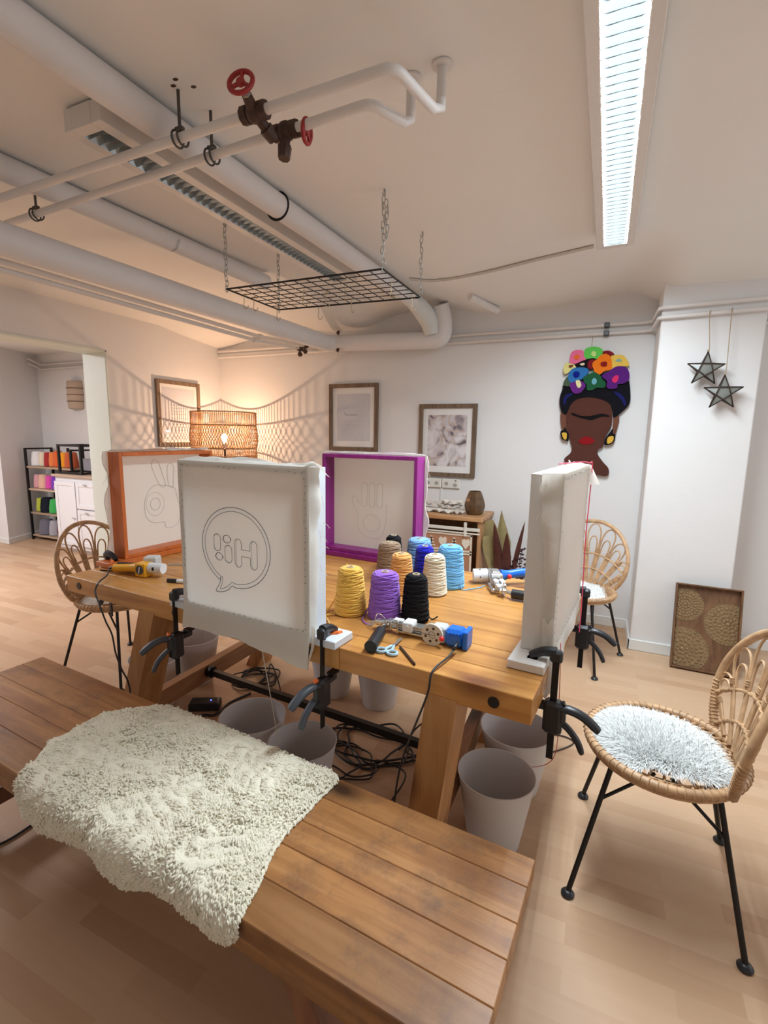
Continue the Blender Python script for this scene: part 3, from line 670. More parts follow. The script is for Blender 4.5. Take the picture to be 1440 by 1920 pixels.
def gun2(name_label, pos, rz, body, tilt, cable, dark_disc=False):
    t = thing('tufting_gun', name_label, 'tufting gun', pos, rz, 'tufting guns on the table')
    # local: needle end -x ; handle rises to +y ; motor drum to -y
    b = MB()
    for yy in (-.015, .015): b.cyl((-0.105, yy, 0.024), (0.03, yy, 0.030), 0.0048, n=10)
    b.box((-0.085, 0, 0.024), (0.018, 0.044, 0.032), bev=0.003); b.box((-0.035, 0, 0.026), (0.012, 0.046, 0.034), bev=0.002)
    b.box((-0.118, 0, 0.022), (0.030, 0.030, 0.020), bev=0.004); b.cyl((-0.13, 0, 0.02), (-0.162, 0.0, 0.014), 0.003, .0012, n=8)
    b.tube(smooth_path([(-0.10, .012, .034), (-.112, .0, .056), (-.13, -.004, .050), (-.14, -.004, .02)], 5), 0.002, 6)
    b.tube([(-0.02, -0.034, 0.020), (-0.085, -0.030, 0.014)], 0.0055, 8); b.sphere((-0.09, -0.030, 0.014), 0.009, 8)
    b.build('metal_frame', STEEL, t)
    b = MB(); b.box((0.036, 0, 0.034), (0.092, 0.052, 0.050), bev=0.005); b.box((0.03, 0.0, 0.061), (0.05, 0.03, 0.006), bev=0.002); b.build('gearbox', STEEL, t)
    b = MB()
    for yy in (-.013, .013): b.box((-0.055, yy, 0.040), (0.040, 0.018, 0.016), bev=0.003)
    b.build('slider_block', WPL, t)
    b = MB(); b.cyl((0.060, -0.026, 0.034), (0.062, -0.086, 0.031), 0.0285, n=28); b.build('motor', WPL, t)
    b = MB()
    for k in range(4): b.sphere((0.060+.028*math.cos(.6+k*1.3), -0.060, 0.034+.028*math.sin(.6+k*1.3)), 0.0032, 5)
    b.build('vent_hole', BLACK, t)
    b = MB(); P = smooth_path([(0.040, 0.026, 0.040), (0.044, 0.055, 0.042), (0.052, 0.10, 0.048), (0.062, 0.155, 0.050), (0.066, 0.175, 0.050)], 5)
    n_ = len(P); b.tube(P, [0.026-0.008*min(1, k/6) for k in range(n_)], 14)
    if dark_disc: b.box((0.040, 0.030, 0.036), (0.052, 0.040, 0.060), bev=0.004)
    b.build('handle', body, t)
    if dark_disc:
        b = MB(); b.cyl((0.0665, 0.030, 0.036), (0.0690, 0.030, 0.036), 0.021, n=28); b.build('dark_disc', GPLA, t)
    b = MB(); b.sphere((0.022, 0.060, 0.040), 0.0105, 8); b.build('trigger_button', REDP, t)
    b = MB(); b.tube([(-0.13, 0.018, 0.022), (-0.150, 0.030, 0.022)], 0.008, 10); b.build('grip_bolt', STEEL, t)
    b = MB(); b.tube([(-0.150, 0.030, 0.022), (-0.190, 0.110, 0.022)], 0.0185, 18); b.build('side_grip', BPLA, t)
    b = MB(); inv = (Matrix.Translation(Vector(pos)) @ Matrix.Rotation(rz, 4, 'Z')).inverted()
    P = [inv @ Vector(p) for p in cable]
    for q in P: q.y *= -1
    b.tube(smooth_path([Vector((0.066, 0.175, 0.050)), Vector((0.068, 0.20, 0.050))]+P, 8), 0.0034, 7)
    b.tube([(0.066, 0.17, 0.050), (0.069, 0.205, 0.050)], 0.0065, 10); b.build('power_cable', BPLA, t, smooth=180)
    for c_ in t.children:
        for v_ in c_.data.vertices: v_.co.y *= -1
        c_.data.flip_normals()
    return t
g2p = T(1.660, 0.825, 0.761)
gun2('blue-handled white tufting gun lying at the back right of the table', g2p, TANG+math.radians(118), BLUE, 0, [T(1.74, 1.02, 0.81), T(1.80, 1.03, 0.77), T(1.87, 1.00, 0.765)])
# yellow gun: handle points to the left table end, drum to the right
t3 = thing('tufting_gun', 'yellow tufting gun with white drum beside the orange frame', 'tufting gun', T(0.295, 0.165, 0.7605), TANG+math.radians(10), 'tufting guns on the table')
b = MB(); P = smooth_path([(-0.150, -0.012, 0.024), (-0.12, -0.010, 0.026), (-0.06, -0.004, 0.032), (-0.02, 0.0, 0.036)], 5); n_ = len(P)
b.tube(P, [0.017+0.010*max(0, (k/n_-0.6))*2.0 for k in range(n_)], 14); b.box((0.004, 0, 0.031), (0.058, 0.050, 0.060), bev=0.004); b.build('handle', YEL, t3)['label'] = 'yellow plastic handle and block'
b = MB(); b.cyl((0.004, -0.0255, 0.033), (0.004, -0.0285, 0.033), 0.0195, n=28); b.build('round_plate', GPLA, t3)
b = MB(); b.box((0.004, -0.0292, 0.033), (0.005, 0.001, 0.030), rotm('Y', 12)); b.build('plate_mark', WPL, t3)
b = MB(); b.cyl((0.033, 0.004, 0.040), (0.098, 0.012, 0.040), 0.0225, n=28); b.build('motor', WPL, t3)
b = MB(); b.box((0.066, -0.0145, 0.042), (0.008, 0.008, 0.014), bev=0.001); b.build('motor_slot', BLACK, t3)
b = MB(); b.box((0.0, 0.052, 0.052), (0.060, 0.052, 0.050), rotm('Z', 20), bev=0.005); b.build('gearbox', BEIGE, t3)
b = MB(); b.box((-0.03, 0.075, 0.030), (0.085, 0.03, 0.03), rotm('Z', 12), bev=0.003); b.cyl((0.04, 0.10, 0.03), (0.10, 0.13, 0.028), 0.005, n=10); b.build('metal_frame', STEEL, t3)
b = MB(); b.tube([(-0.075, 0.040, 0.022), (-0.165, 0.022, 0.022)], 0.0190, 18); b.build('side_grip', BPLA, t3)['label'] = 'black tube grip'
b = MB(); b.tube([(-0.150, 0.006, 0.004), (-0.235, -0.012, 0.004)], 0.003, 8); b.build('needle_rod', BLACK, t3)
inv = (Matrix.Translation(T(0.295, 0.165, 0.7605)) @ Matrix.Rotation(TANG+math.radians(10), 4, 'Z')).inverted()
P = [Vector((-0.150, -0.012, 0.024)), Vector((-0.175, -0.016, 0.022))]+[inv @ Vector(p) for p in (T(0.200, 0.06, 0.775), T(0.243, 0.0, 0.768), T(0.253, -0.024, 0.735), T(0.287, -0.03, 0.685), T(0.319, -0.03, 0.624), T(0.355, -0.03, 0.575), T(0.371, -0.03, 0.50), T(0.403, -0.03, 0.44), T(0.447, -0.03, 0.372), T(0.48, -0.05, 0.20), T(0.50, -0.06, 0.02), T(0.60, -0.10, 0.006))]
b = MB(); b.tube(P[:2], 0.0062, 10); b.tube(smooth_path(P, 8), 0.0033, 7); b.build('power_cable', BPLA, t3, smooth=180)
# scissors, pen, marker
SCB = plain('pale_blue_handles', (0.42, 0.62, 0.76), 0.4)
sc = thing('scissors', 'small scissors with pale blue handles beside the black tube grip', 'scissors', T(1.566, 0.082, 0.7605), TANG+math.radians(0))
b = MB()
for sx in (-1, 1):
    P = [(sx*0.0185+0.0135*math.cos(a*PI/8)*1.15, -0.040+0.0125*math.sin(a*PI/8), 0.005) for a in range(16)]
    b.tube(P, 0.0042, 8, closed=True); b.tube([(sx*0.010, -0.028, 0.005), (sx*0.003, 0.002, 0.006)], [0.0045, 0.0035], 8)
b.build('handle', SCB, sc)
b = MB(); b.box((-0.003, 0.030, 0.006), (0.006, 0.06, 0.0014), rotm('Z', 8)); b.box((0.001, 0.030, 0.0078), (0.006, 0.06, 0.0014), rotm('Z', 4)); b.cyl((0, 0.004, 0.003), (0, 0.004, 0.010), 0.003, n=10); b.build('blade', STEEL, sc)
pn = thing('pen', 'slim dark brown pen at the front edge beside the scissors', 'pen', T(1.628, 0.052, 0.7645), TANG-math.radians(43))
b = MB(); b.cyl((-0.060, 0, 0), (0.054, 0, 0), 0.0035, n=8); b.build('barrel', RUST, pn)
b = MB(); b.cyl((0.0545, 0, 0), (0.060, 0, 0), 0.0034, 0.002, n=8); b.build('cap', BLACK, pn)
mk = thing('marker_pen', 'white marker with black cap left of the speech-bubble canvas', 'marker', T(0.505, 0.175, 0.7692), TANG+math.radians(20))
b = MB(); b.cyl((-0.005, 0, 0), (0.075, 0, 0), 0.008, n=14); b.build('barrel', WPL, mk)
b = MB(); b.cyl((-0.048, 0, 0), (-0.005, 0, 0), 0.0085, n=14); b.build('cap', BPLA, mk)
# ---------------------------------------------------------------- rattan chairs
def rattan(name, c):
    m, nt, b = newmat(name); L = nt.links
    tc = N(nt, 'ShaderNodeTexCoord'); nz = N(nt, 'ShaderNodeTexNoise', i_Scale=26.0, i_Detail=5.0); L.new(tc.outputs['Object'], nz.inputs['Vector'])
    cr = N(nt, 'ShaderNodeValToRGB'); cr.color_ramp.elements[0].position = 0.3; cr.color_ramp.elements[0].color = (*[q*0.72 for q in c], 1)
    cr.color_ramp.elements[1].position = 0.7; cr.color_ramp.elements[1].color = (*[min(1, q*1.12) for q in c], 1)
    L.new(nz.outputs['Fac'], cr.inputs[0]); L.new(cr.outputs[0], b.inputs['Base Color']); b.inputs['Roughness'].default_value = 0.48
    return m
M_RAT = rattan('rattan', (0.60, 0.37, 0.20))
def make_chair(label):
    t = thing('rattan_chair', label, 'chair', (0, 0, 0), 0, 'round-backed rattan chairs')
    SZ = 0.44; RX, RY = 0.225, 0.215
    b = MB(); E = [(RX*math.cos(a*PI/32), RY*math.sin(a*PI/32), SZ) for a in range(64)]; b.tube(E, 0.0135, 8, closed=True)
    E2 = [(RX*0.99*math.cos(a*PI/24), RY*0.99*math.sin(a*PI/24), SZ-0.018) for a in range(48)]; b.tube(E2, 0.008, 7, closed=True)
    for k in range(64):           # binding strips round the rim
        a = k*PI/32; c = Vector((RX*math.cos(a), RY*math.sin(a), SZ)); tn = Vector((-RX*math.sin(a), RY*math.cos(a), 0)).normalized(); nr = tn.cross(Vector((0,0,1)))
        b.tube([c+(nr*math.cos(q)+Vector((0,0,1))*math.sin(q))*0.0142+tn*0.003*math.sin(q) for q in [i*PI/4 for i in range(8)]], 0.0022, 4, closed=True)
    b.build('seat_rim', M_RAT, t, smooth=60)
    b = MB(); dz = lambda f: SZ-0.004-0.020*(1-f*f)
    for f in (0.90, 0.80, 0.55, 0.30): b.tube([(RX*f*math.cos(a*PI/20), RY*f*math.sin(a*PI/20), dz(f)) for a in range(40)], 0.0045, 6, closed=True)
    for k in range(44):
        a = 2*PI*k/44; a2 = a+0.13; b.tube([(RX*0.99*math.cos(a), RY*0.99*math.sin(a), SZ-0.002), (RX*0.90*math.cos((a+a2)/2), RY*0.90*math.sin((a+a2)/2), dz(.9)+0.006), (RX*0.78*math.cos(a2), RY*0.78*math.sin(a2), dz(.78)-0.002)], 0.0042, 6)
        b.tube([(RX*0.99*math.cos(a2), RY*0.99*math.sin(a2), SZ-0.010), (RX*0.79*math.cos(a), RY*0.79*math.sin(a), dz(.79)-0.006)], 0.0038, 6)
    for k in range(26):
        a = 2*PI*k/26; b.tube([(RX*0.8*math.cos(a), RY*0.8*math.sin(a), dz(.8)), (RX*0.12*math.cos(a), RY*0.12*math.sin(a), dz(.12))], 0.0042, 6)
    b.build('seat_weave', M_RAT, t, smooth=60)
    # back: hoop and fan of loops on a plane leaning back
    lean = math.radians(12); y0 = 0.150
    def BP(a, h, d=0.0): return (a, y0 + h*math.sin(lean) + 0.055*(1-(a/0.24)**2)*1.0 - 0.02 - d, SZ + h*math.cos(lean))
    R, HC = 0.243, 0.172; FC = -0.12
    b = MB(); a0 = math.asin(HC/R) + 0.0; P = []
    for k in range(49):
        th = -a0 + (PI+2*a0)*k/48; P.append(BP(R*math.cos(th), HC+R*math.sin(th)))
    b.tube(P, 0.0125, 8)
    P2 = P[:8]; P3 = P[-8:]
    for Q in (P2, P3):
        for p, q in zip(Q, Q[1:]):
            c = Vector(p); d = (Vector(q)-c).normalized(); n1 = d.cross(Vector((0,1,0))).normalized(); n2 = d.cross(n1)
            for o_ in (0, .5):
                cc = c+(Vector(q)-c)*o_; b.tube([cc+(n1*math.cos(g)+n2*math.sin(g))*0.0135 for g in [i*PI/4 for i in range(8)]], 0.0024, 4, closed=True)
    b.build('backrest_hoop', M_RAT, t, smooth=60)
    dist = lambda ph: (HC-FC)*math.cos(ph) + math.sqrt(max(0.0001, R*R-((HC-FC)*math.sin(ph))**2))
    pol = lambda ph, r, d=0.0: BP(r*math.sin(ph), FC + r*math.cos(ph), d)
    step = 12.6; angs = [math.radians(step*(k-3.5)) for k in range(8)]
    b = MB()
    for ph in angs:
        D = dist(ph); r2 = min(0.330, D*0.80); r0 = 0.128/ max(.6, math.cos(ph))
        for q in (-1.5, -0.5, 0.5, 1.5):
            off = q*0.0078
            b.tube([Vector(pol(ph, r0+(r2+0.03-r0)*k/5)) + Vector((math.cos(ph)*off*(0.85+0.3*k/5), 0.001*abs(q), -math.sin(ph)*off)) for k in range(6)], 0.0046, 6)
        for rr in (r2+0.012, r2+0.019, r2+0.026):
            c = Vector(pol(ph, rr)); ex = Vector((math.cos(ph), 0, -math.sin(ph)))
            b.tube([c+ex*0.0165*math.cos(g)+Vector((0, 1, 0))*0.0065*math.sin(g) for g in [i*PI/5 for i in range(10)]], 0.0030, 4, closed=True)
    b.build('backrest_spokes', M_RAT, t, smooth=60)
    b = MB()
    for k in range(7):
        pa, pb = angs[k], angs[k+1]; pm = (pa+pb)/2; D = dist(pm); r2 = min(0.330, D*0.80)
        half = (pb-pa)/2
        for (rt_, hw, fat) in ((D-0.016, 1.02, 0.0046), (r2+(D-r2)*0.52, 0.66, 0.0042)):
            P = []
            for j in range(17):
                u_ = PI*j/16; hh = half*hw*(-math.cos(u_)); P.append(pol(pm+hh*(0.86+0.2*math.sin(u_)), r2+0.0+(rt_-r2)*(math.sin(u_)**0.75)))
            b.tube(P, fat, 6)
    b.build('backrest_loops', M_RAT, t, smooth=60)
    b = MB()
    for rb in (0.225, 0.322):
        for sgn in (-1, 1):
            P = []; lim = math.radians(75)
            ph = 0.0; full = []
            k = -60
            while k <= 60:
                ph = math.radians(k); 
                if (HC-FC)*abs(math.sin(ph)) < R and rb < dist(ph)-0.002: full.append((ph, rb))
                k += 2
            ends = (full[0][0], full[-1][0])
            P = [pol(p_, r_*(1.0) + 0.0, 0.007*sgn*math.sin(p_*14.3*2+PI/2)) for p_, r_ in full]
            b.tube(P, 0.0052, 6)
    b.build('backrest_bands', M_RAT, t, smooth=60)
    FEET = {(-1,-1): (-0.232,-0.222), (1,-1): (0.232,-0.222), (-1,1): (-0.232, 0.222), (1,1): (0.232, 0.222)}
    for (sx, sy), (fx, fy) in FEET.items():
        b = MB(); b.cyl((sx*0.150, sy*0.135, SZ-0.026), (fx, fy, 0.012), 0.0078, n=10); lg = b.build('leg', BLACK, t)
        b = MB(); b.lathe([(0.010, 0.0), (0.019, 0.0015), (0.020, 0.007), (0.014, 0.015), (0.008, 0.018)], 16, (fx, fy, 0)); b.build('foot_cap', BPLA, lg)
    for sx in (-1, 1):
        b = MB()
        for sy in (-1, 1):
            A = Vector((sx*0.150, sy*0.135, SZ-0.026)); B_ = Vector((sx*0.232, sy*0.222, 0.012)); m_ = A+(B_-A)*0.26
            b.cyl(tuple(m_), (sx*0.12, sy*0.02, SZ-0.030), 0.005, n=8)
        b.build('brace', BLACK, t)
    b = MB(); C4 = [(-.15,-.135,SZ-.027), (.15,-.135,SZ-.027), (.15,.135,SZ-.027), (-.15,.135,SZ-.027)]
    for p, q in zip(C4, C4[1:]+C4[:1]): b.cyl(p, q, 0.005, n=8)
    b.build('under_seat_frame', BLACK, t)
    return t
ch = make_chair('near rattan chair at the right side of the table with a shaggy white fur pad')
CH = [((0.232, 1.636, 0), -PI/2+math.radians(-3)), ((-0.108, 3.205, 0), math.radians(-18.7)), ((-2.505, 1.850, 0), PI/2+math.radians(4))]
ch.location = CH[0][0]; ch.rotation_euler = (0, 0, CH[0][1])
dup(ch, CH[1][0], CH[1][1], 'far rattan chair against the back wall beside the pillar')
dup(ch, CH[2][0], CH[2][1], 'rattan chair behind the left end of the table')
# fur pads
def lerp_tab(tab_, x):
    if x <= tab_[0][0]: return tab_[0][1]
    for (a, fa), (c, fc) in zip(tab_, tab_[1:]):
        if x <= c: t = (x-a)/(c-a) if c > a else 0; return fa+(fc-fa)*t
    return tab_[-1][1]
M_FUR = plain('white_fur', (0.86, 0.87, 0.85), 0.75, var=0.08, scale=60, sheen=0.4)
def fur_pad(label, pos, rz, R=0.175, n=3800, ln=0.034, seed=1, outline=None):
    b = MB(); rnd = random.Random(seed)
    ed = lambda a: R*(1+0.10*math.sin(2*a+seed)+0.07*math.sin(3*a+1.3*seed)+0.05*math.sin(5*a))
    if outline:
        pol_ = sorted((math.atan2(p_[1], p_[0]) % (2*PI), math.hypot(*p_)) for p_ in outline); pol_ = [(pol_[-1][0]-2*PI, pol_[-1][1])]+pol_+[(pol_[0][0]+2*PI, pol_[0][1])]
        ed = lambda a: lerp_tab(pol_, a % (2*PI))
    b.grid(lambda i, j: (ed(2*PI*i)*j*math.cos(2*PI*i)*0.95, ed(2*PI*i)*j*math.sin(2*PI*i)*0.95, 0.007*(1-j**6)+0.002), 60, 10)
    for k in range(n):
        a = rnd.uniform(0, 2*PI); q = math.sqrt(rnd.random()); r = ed(a)*q
        p = Vector((r*math.cos(a), r*math.sin(a), 0.006*(1-q**6)+0.002))
        fl = Vector((math.cos(a), math.sin(a), 0))*(0.25+0.95*q**3) + Vector((-0.30, 0.15, 0)) + Vector((rnd.uniform(-.7,.7), rnd.uniform(-.7,.7), 0))
        d = (fl*0.8 + Vector((0, 0, rnd.uniform(0.30, 0.95)*(1.05-q)+0.12))).normalized()
        L_ = ln*rnd.uniform(.6, 1.25); sd = d.cross(Vector((0,0,1))).normalized()*rnd.uniform(.0009, .0015)
        m1 = p+d*L_*0.55; e = m1+(d+Vector((0,0,-0.45))).normalized()*L_*0.5
        e.z = max(e.z, 0.0015)
        b.raw([p-sd, p+sd, m1+sd*0.7, m1-sd*0.7, e], [(0,1,2,3), (3,2,4)])
    o = b.build('fur_pad', M_FUR, None, smooth=180)
    o.location = pos; o.rotation_euler = (0, 0, rz)
    return tag(o, label, 'cushion', 'white fur pads on the rattan chairs')
FURO = [(-0.158, 0.041), (-0.124, 0.131), (-0.052, 0.187), (0.025, 0.19), (0.111, 0.165), (0.17, 0.068), (0.176, -0.007), (0.192, -0.099), (0.138, -0.124), (0.073, -0.126), (0.013, -0.121), (-0.005, -0.101), (-0.039, -0.153), (-0.083, -0.132), (-0.116, -0.084), (-0.148, -0.044)]
fur_pad('shaggy white fur pad on the near rattan chair', (0.200, 1.610, 0.444), 0.0, 0.172, 13000, 0.034, 1, FURO)
fur_pad('short white fur pad on the far rattan chair by the pillar', (-0.105, 3.19, 0.447), 0.2, 0.188, 2200, 0.018, 4)
fur_pad('white fur pad on the rattan chair at the left end of the table', (-2.50, 1.85, 0.447), 0.5, 0.185, 2200, 0.020, 6)
# ---------------------------------------------------------------- buckets
M_BKT = plain('white_bucket_plastic', (0.74, 0.73, 0.74), 0.5, var=0.02, scale=3)
def bucket_mesh():
    b = MB(); r0, r1, h = 0.088, 0.130, 0.255
    b.lathe([(r0*0.97, 0.0), (r0, 0.004), (r1-0.002, h-0.004), (r1, h-0.003), (r1, h), (r1-0.003, h), (r1-0.004, h-0.006), (r0-0.003, 0.008), (0.004, 0.007)], 48)
    return b.build('bucket', M_BKT, None)
bk = bucket_mesh(); tag(bk, 'white bucket at the right front table leg, nearest of all', 'bucket', 'white plastic buckets under the table'); bk.location = (-0.255, 1.529, 0)
for (x, y_, lab, s_) in [(-0.237, 1.829, 'white bucket with red yarn in it, behind the nearest bucket', 1.07), (-0.946, 1.391, 'white bucket right in the pair just behind the sheepskin', 0.98),
        (-1.220, 1.442, 'white bucket left in the pair just behind the sheepskin', 1.02), (-1.250, 2.135, 'white bucket under the back of the table, left of its twin', 0.98),
        (-0.980, 2.145, 'white bucket under the back of the table, right of its twin', 0.98), (-2.018, 1.916, 'white bucket behind the left front table leg and its clamp', 1.02),
        (-2.005, 1.645, 'white bucket left of the left front table leg', 0.98)]:
    c = bk.copy(); COL.objects.link(c); c.location = (x, y_, 0); c['label'] = lab; c.scale = (s_, s_, 1.0)
b = MB(); rnd = random.Random(4); P = []
for k in range(260):
    a = k*0.55; rr = 0.045+0.035*math.sin(k*0.37); P.append((rr*math.cos(a), rr*math.sin(a), 0.02+0.055*(k/260)+0.02*math.sin(k*.9)))
b.tube(smooth_path(P, 3), 0.0026, 5); b.sphere((0, 0, 0.05), 0.055, 10, (1.2, 1.2, 0.7))
o = b.build('red_yarn', yarn_mat('red_yarn', (0.62, 0.015, 0.02)), None, smooth=180); o.location = (-0.237, 1.835, 0.012)
tag(o, 'tangle of red yarn lying in the bucket behind the nearest one', 'yarn')
# ---------------------------------------------------------------- sheepskin on the bench
M_WOOL = plain('cream_wool', (0.89, 0.84, 0.68), 0.9, var=0.06, scale=30, sheen=0.4)
def lerp_tab(tab_, x):
    if x <= tab_[0][0]: return tab_[0][1]
    for (a, fa), (c, fc) in zip(tab_, tab_[1:]):
        if x <= c: t = (x-a)/(c-a); return fa+(fc-fa)*t
    return tab_[-1][1]
V0 = [(-1.445, .28), (-1.43, .20), (-1.40, .12), (-1.365, .06), (-1.32, .01), (-1.25, -.005), (-1.0, -.010), (-.75, -.004), (-.58, .0)]
V1 = [(-1.445, .30), (-1.43, .33), (-1.40, .37), (-1.37, .42), (-1.35, .465), (-1.31, .505), (-1.157, .486), (-1.043, .472), (-.975, .500), (-.906, .500), (-.81, .458), (-.743, .455), (-.70, .466), (-.636, .478), (-.60, .470), (-.57, .44)]
XR = [(-.02, -.612), (.02, -.600), (.1, -.612), (.2, -.618), (.28, -.615), (.36, -.595), (.42, -.582), (.50, -.575), (.58, -.575)]
def sheep_pt(p, q):
    # first guess of v for the right edge, then x
    v = -0.01+0.48*q; xr = lerp_tab(XR, v); x = -1.455+(xr+1.455)*p
    v0, v1 = lerp_tab(V0, x), lerp_tab(V1, x); v = v0+(v1-v0)*q
    xr = lerp_tab(XR, v); x = -1.455+(xr+1.455)*p; v0, v1 = lerp_tab(V0, x), lerp_tab(V1, x); v = v0+(v1-v0)*q
    yb = 1.013-0.07*(x+0.073); W_ = 0.425
    th = 0.016
    if v < W_-0.012: P = Vector((x, yb-v, 0.452)); n_ = Vector((0, 0, 1))
    else:
        s_ = v-(W_-0.012); R_ = 0.016
        if s_ < R_*PI/2: a = s_/R_; P = Vector((x, yb-W_+0.012-R_*math.sin(a), 0.452-R_+R_*math.cos(a))); n_ = Vector((0, -math.sin(a), math.cos(a)))
        else:
            d_ = s_-R_*PI/2; P = Vector((x, yb-W_-0.004-0.02*d_/0.1+0.010*math.sin(x*17)*d_/0.1, 0.452-R_-d_)); n_ = Vector((0, -1, 0.1)).normalized()
    if v < 0: P.z += 2.0*v*0.9; n_ = Vector((0, .6, .8))
    e = min(p*8, (1-p)*14, q*8, (1-q)*9, 1.0); e = max(e, 0)
    nz_ = noise.noise(Vector((P.x*9, P.y*9, P.z*9)))*0.5+0.5; n2 = noise.noise(Vector((P.x*34, P.y*34, P.z*34)))
    n3 = abs(noise.noise(Vector((P.x*30, P.y*30, P.z*30+7)))); P = P+n_*(0.003+(0.015+0.008*nz_+0.004*n2+0.015*n3)*math.sqrt(e))
    return P, n_
b = MB(); b.grid(lambda i, j: sheep_pt(i, j)[0], 200, 130)
b.grid(lambda i, j: sheep_pt(i, j)[0]-sheep_pt(i, j)[1]*(0.004+0.012*min(1, min(i, 1-i)*8, min(j, 1-j)*8)), 40, 30)
rnd = random.Random(11)
for k in range(36000):
    p, q = rnd.random(), rnd.random()
    if rnd.random() < 0.10: p = rnd.choice((0.0, 1.0)) if rnd.random() < .4 else p; q = rnd.choice((0.0, 1.0)) if p not in (0.0, 1.0) else q
    P, n_ = sheep_pt(p, q)
    fx = noise.noise(Vector((P.x*8, P.y*8, 1.3))); fy = noise.noise(Vector((P.x*8+9, P.y*8, 5.1)))
    clump = noise.noise(Vector((P.x*30, P.y*30+P.z*20, 3.0)))
    ed = 1.0 if (p in (0.0, 1.0) or q in (0.0, 1.0)) else 0.0
    fl = Vector((fx*2.6-0.25+rnd.uniform(-.6,.6), fy*2.4-0.65+rnd.uniform(-.6,.6), -0.5 if n_.z < .5 else 0))
    if ed: fl += Vector(((p-0.5)*1.2 if p in (0.0, 1.0) else 0, (0.5-q)*1.2 if q in (0.0, 1.0) else 0, -0.2))
    fl = fl - n_*fl.dot(n_)
    d = (fl*0.6+n_*(0.20+0.30*max(0, clump))).normalized(); L_ = rnd.uniform(.008, .0145); w_ = rnd.uniform(.0015, .0026)
    sd = d.cross(n_).normalized() if d.cross(n_).length > .01 else Vector((1, 0, 0))
    p0 = P-n_*0.002; p1 = p0+d*L_*0.5+n_*0.001; p2 = p1+(d-n_*0.5+sd*.4).normalized()*L_*0.4; p3 = p2+(sd-n_*.6).normalized()*L_*0.25
    b.tube([p0, p1, p2, p3], [w_*.8, w_*1.2, w_*1.0, w_*0.3], 4, cap=False)
o = b.build('sheepskin', M_WOOL, None, smooth=180); tag(o, 'cream sheepskin with curly wool draped over the bench', 'sheepskin')
# ---------------------------------------------------------------- cables on the floor
def cable(name, label, pts, r=0.0034, k=7, mat=BPLA, closed=False, cat='cable'):
    b = MB(); b.tube(smooth_path(pts, k, closed), r, 6, closed=closed); o = b.build(name, mat, None, smooth=180); return tag(o, label, cat)
rnd = random.Random(21)
def coil(cx, cy, n, rx, ry, z=0.006, ph=0):
    P = []
    for i in range(n*9):
        a = ph+i*2*PI/9; r_ = 0.72+0.5*rnd.random(); P.append((cx+rx*r_*math.cos(a)+0.03*math.sin(i*.31), cy+ry*r_*math.sin(a)+0.03*math.cos(i*.23), z+0.0035*(i//9)+0.003*rnd.random()))
    return P
c1 = at(690, 1400, 0); c2 = at(650, 1440, 0); c3 = at(480, 1275, 0)
cable('extension_cable', 'tangled black cable loops on the floor between bench and table leg', coil(c1.x, c1.y, 4, .17, .13)+[tuple(at(780, 1418, .006))], 0.0045)
cable('power_cable', 'thinner black cable loops near the steel bar under the table', coil(c1.x-0.06, c1.y-0.14, 3, .13, .10, ph=1)+[tuple(at(760, 1450, .02)), tuple(at(735, 1500, .006))], 0.0036)
cable('power_cable', 'black cable bundle on the floor behind the two front buckets', coil(c3.x, c3.y, 5, .10, .09, ph=2), 0.0042)
cable('power_cable', 'black cable arching up from the floor behind the front buckets', [tuple(at(455, 1290, .006)), tuple(at(498, 1275, .03)), tuple(at(508, 1245, .09)), tuple(at(525, 1290, .02)), tuple(at(520, 1312, .006))], 0.0034)
cable('power_cable', 'black cable running left from the bundle to the power adapter', [tuple(at(470, 1300, .006)), tuple(at(430, 1318, .006)), tuple(at(405, 1340, .006)), tuple(at(370, 1345, .006)), tuple(at(300, 1400, .006))], 0.006)
cable('power_cable', 'black cable on the floor below the left end of the sheepskin', [tuple(at(-30, 1592, .005)), tuple(at(10, 1578, .005)), tuple(at(62, 1545, .005)), tuple(at(140, 1490, .005)), tuple(at(240, 1440, .005))], 0.0042)
cable('power_cable', 'black cable looping out beside the red-yarn bucket', [tuple(at(985, 1380, .005)), tuple(at(1045, 1378, .005)), tuple(at(1075, 1390, .005)), tuple(at(1060, 1402, .005)), tuple(at(1000, 1420, .005)), tuple(at(930, 1440, .005))], 0.003)
cable('power_cable', 'black cable behind the right front table leg', [tuple(at(800, 1350, .3)), tuple(at(775, 1372, .17)), tuple(at(762, 1410, .12)), tuple(at(795, 1420, .02)), tuple(at(740, 1435, .006))], 0.0034)
cable('yarn_thread', 'white thread hanging from the speech-bubble canvas to the floor', [tuple(T(1.14, -0.02, 0.72)), tuple(T(1.12, .06, 0.4)), tuple(T(1.12, .12, 0.01))], 0.0016, mat=M_CLO, cat='thread')
cable('yarn_thread', 'red thread hanging from the table end into the red-yarn bucket', [tuple(T(2.005, 0.28, 0.80)), tuple(T(2.01, 0.30, 0.60)), tuple(T(1.99, 0.40, 0.35)), (-0.215, 1.82, 0.09)], 0.0012, mat=bpy.data.materials['red_yarn'], cat='thread')
ad = thing('power_adapter', 'black power adapter with a blue light on the floor by the table', 'adapter', tuple(at(385, 1328, 0.0)), 0.5)
b = MB(); b.box((0, 0, 0.022), (0.15, 0.07, 0.042), bev=0.006); b.build('housing', BPLA, ad)
b = MB(); b.sphere((0.03, 0.0, 0.0435), 0.004, 6); b.build('indicator_light', plain('blue_led', (0.1, 0.1, 0.9), 0.4, emit=(0.1, 0.15, 1.0), es=2.0), ad)
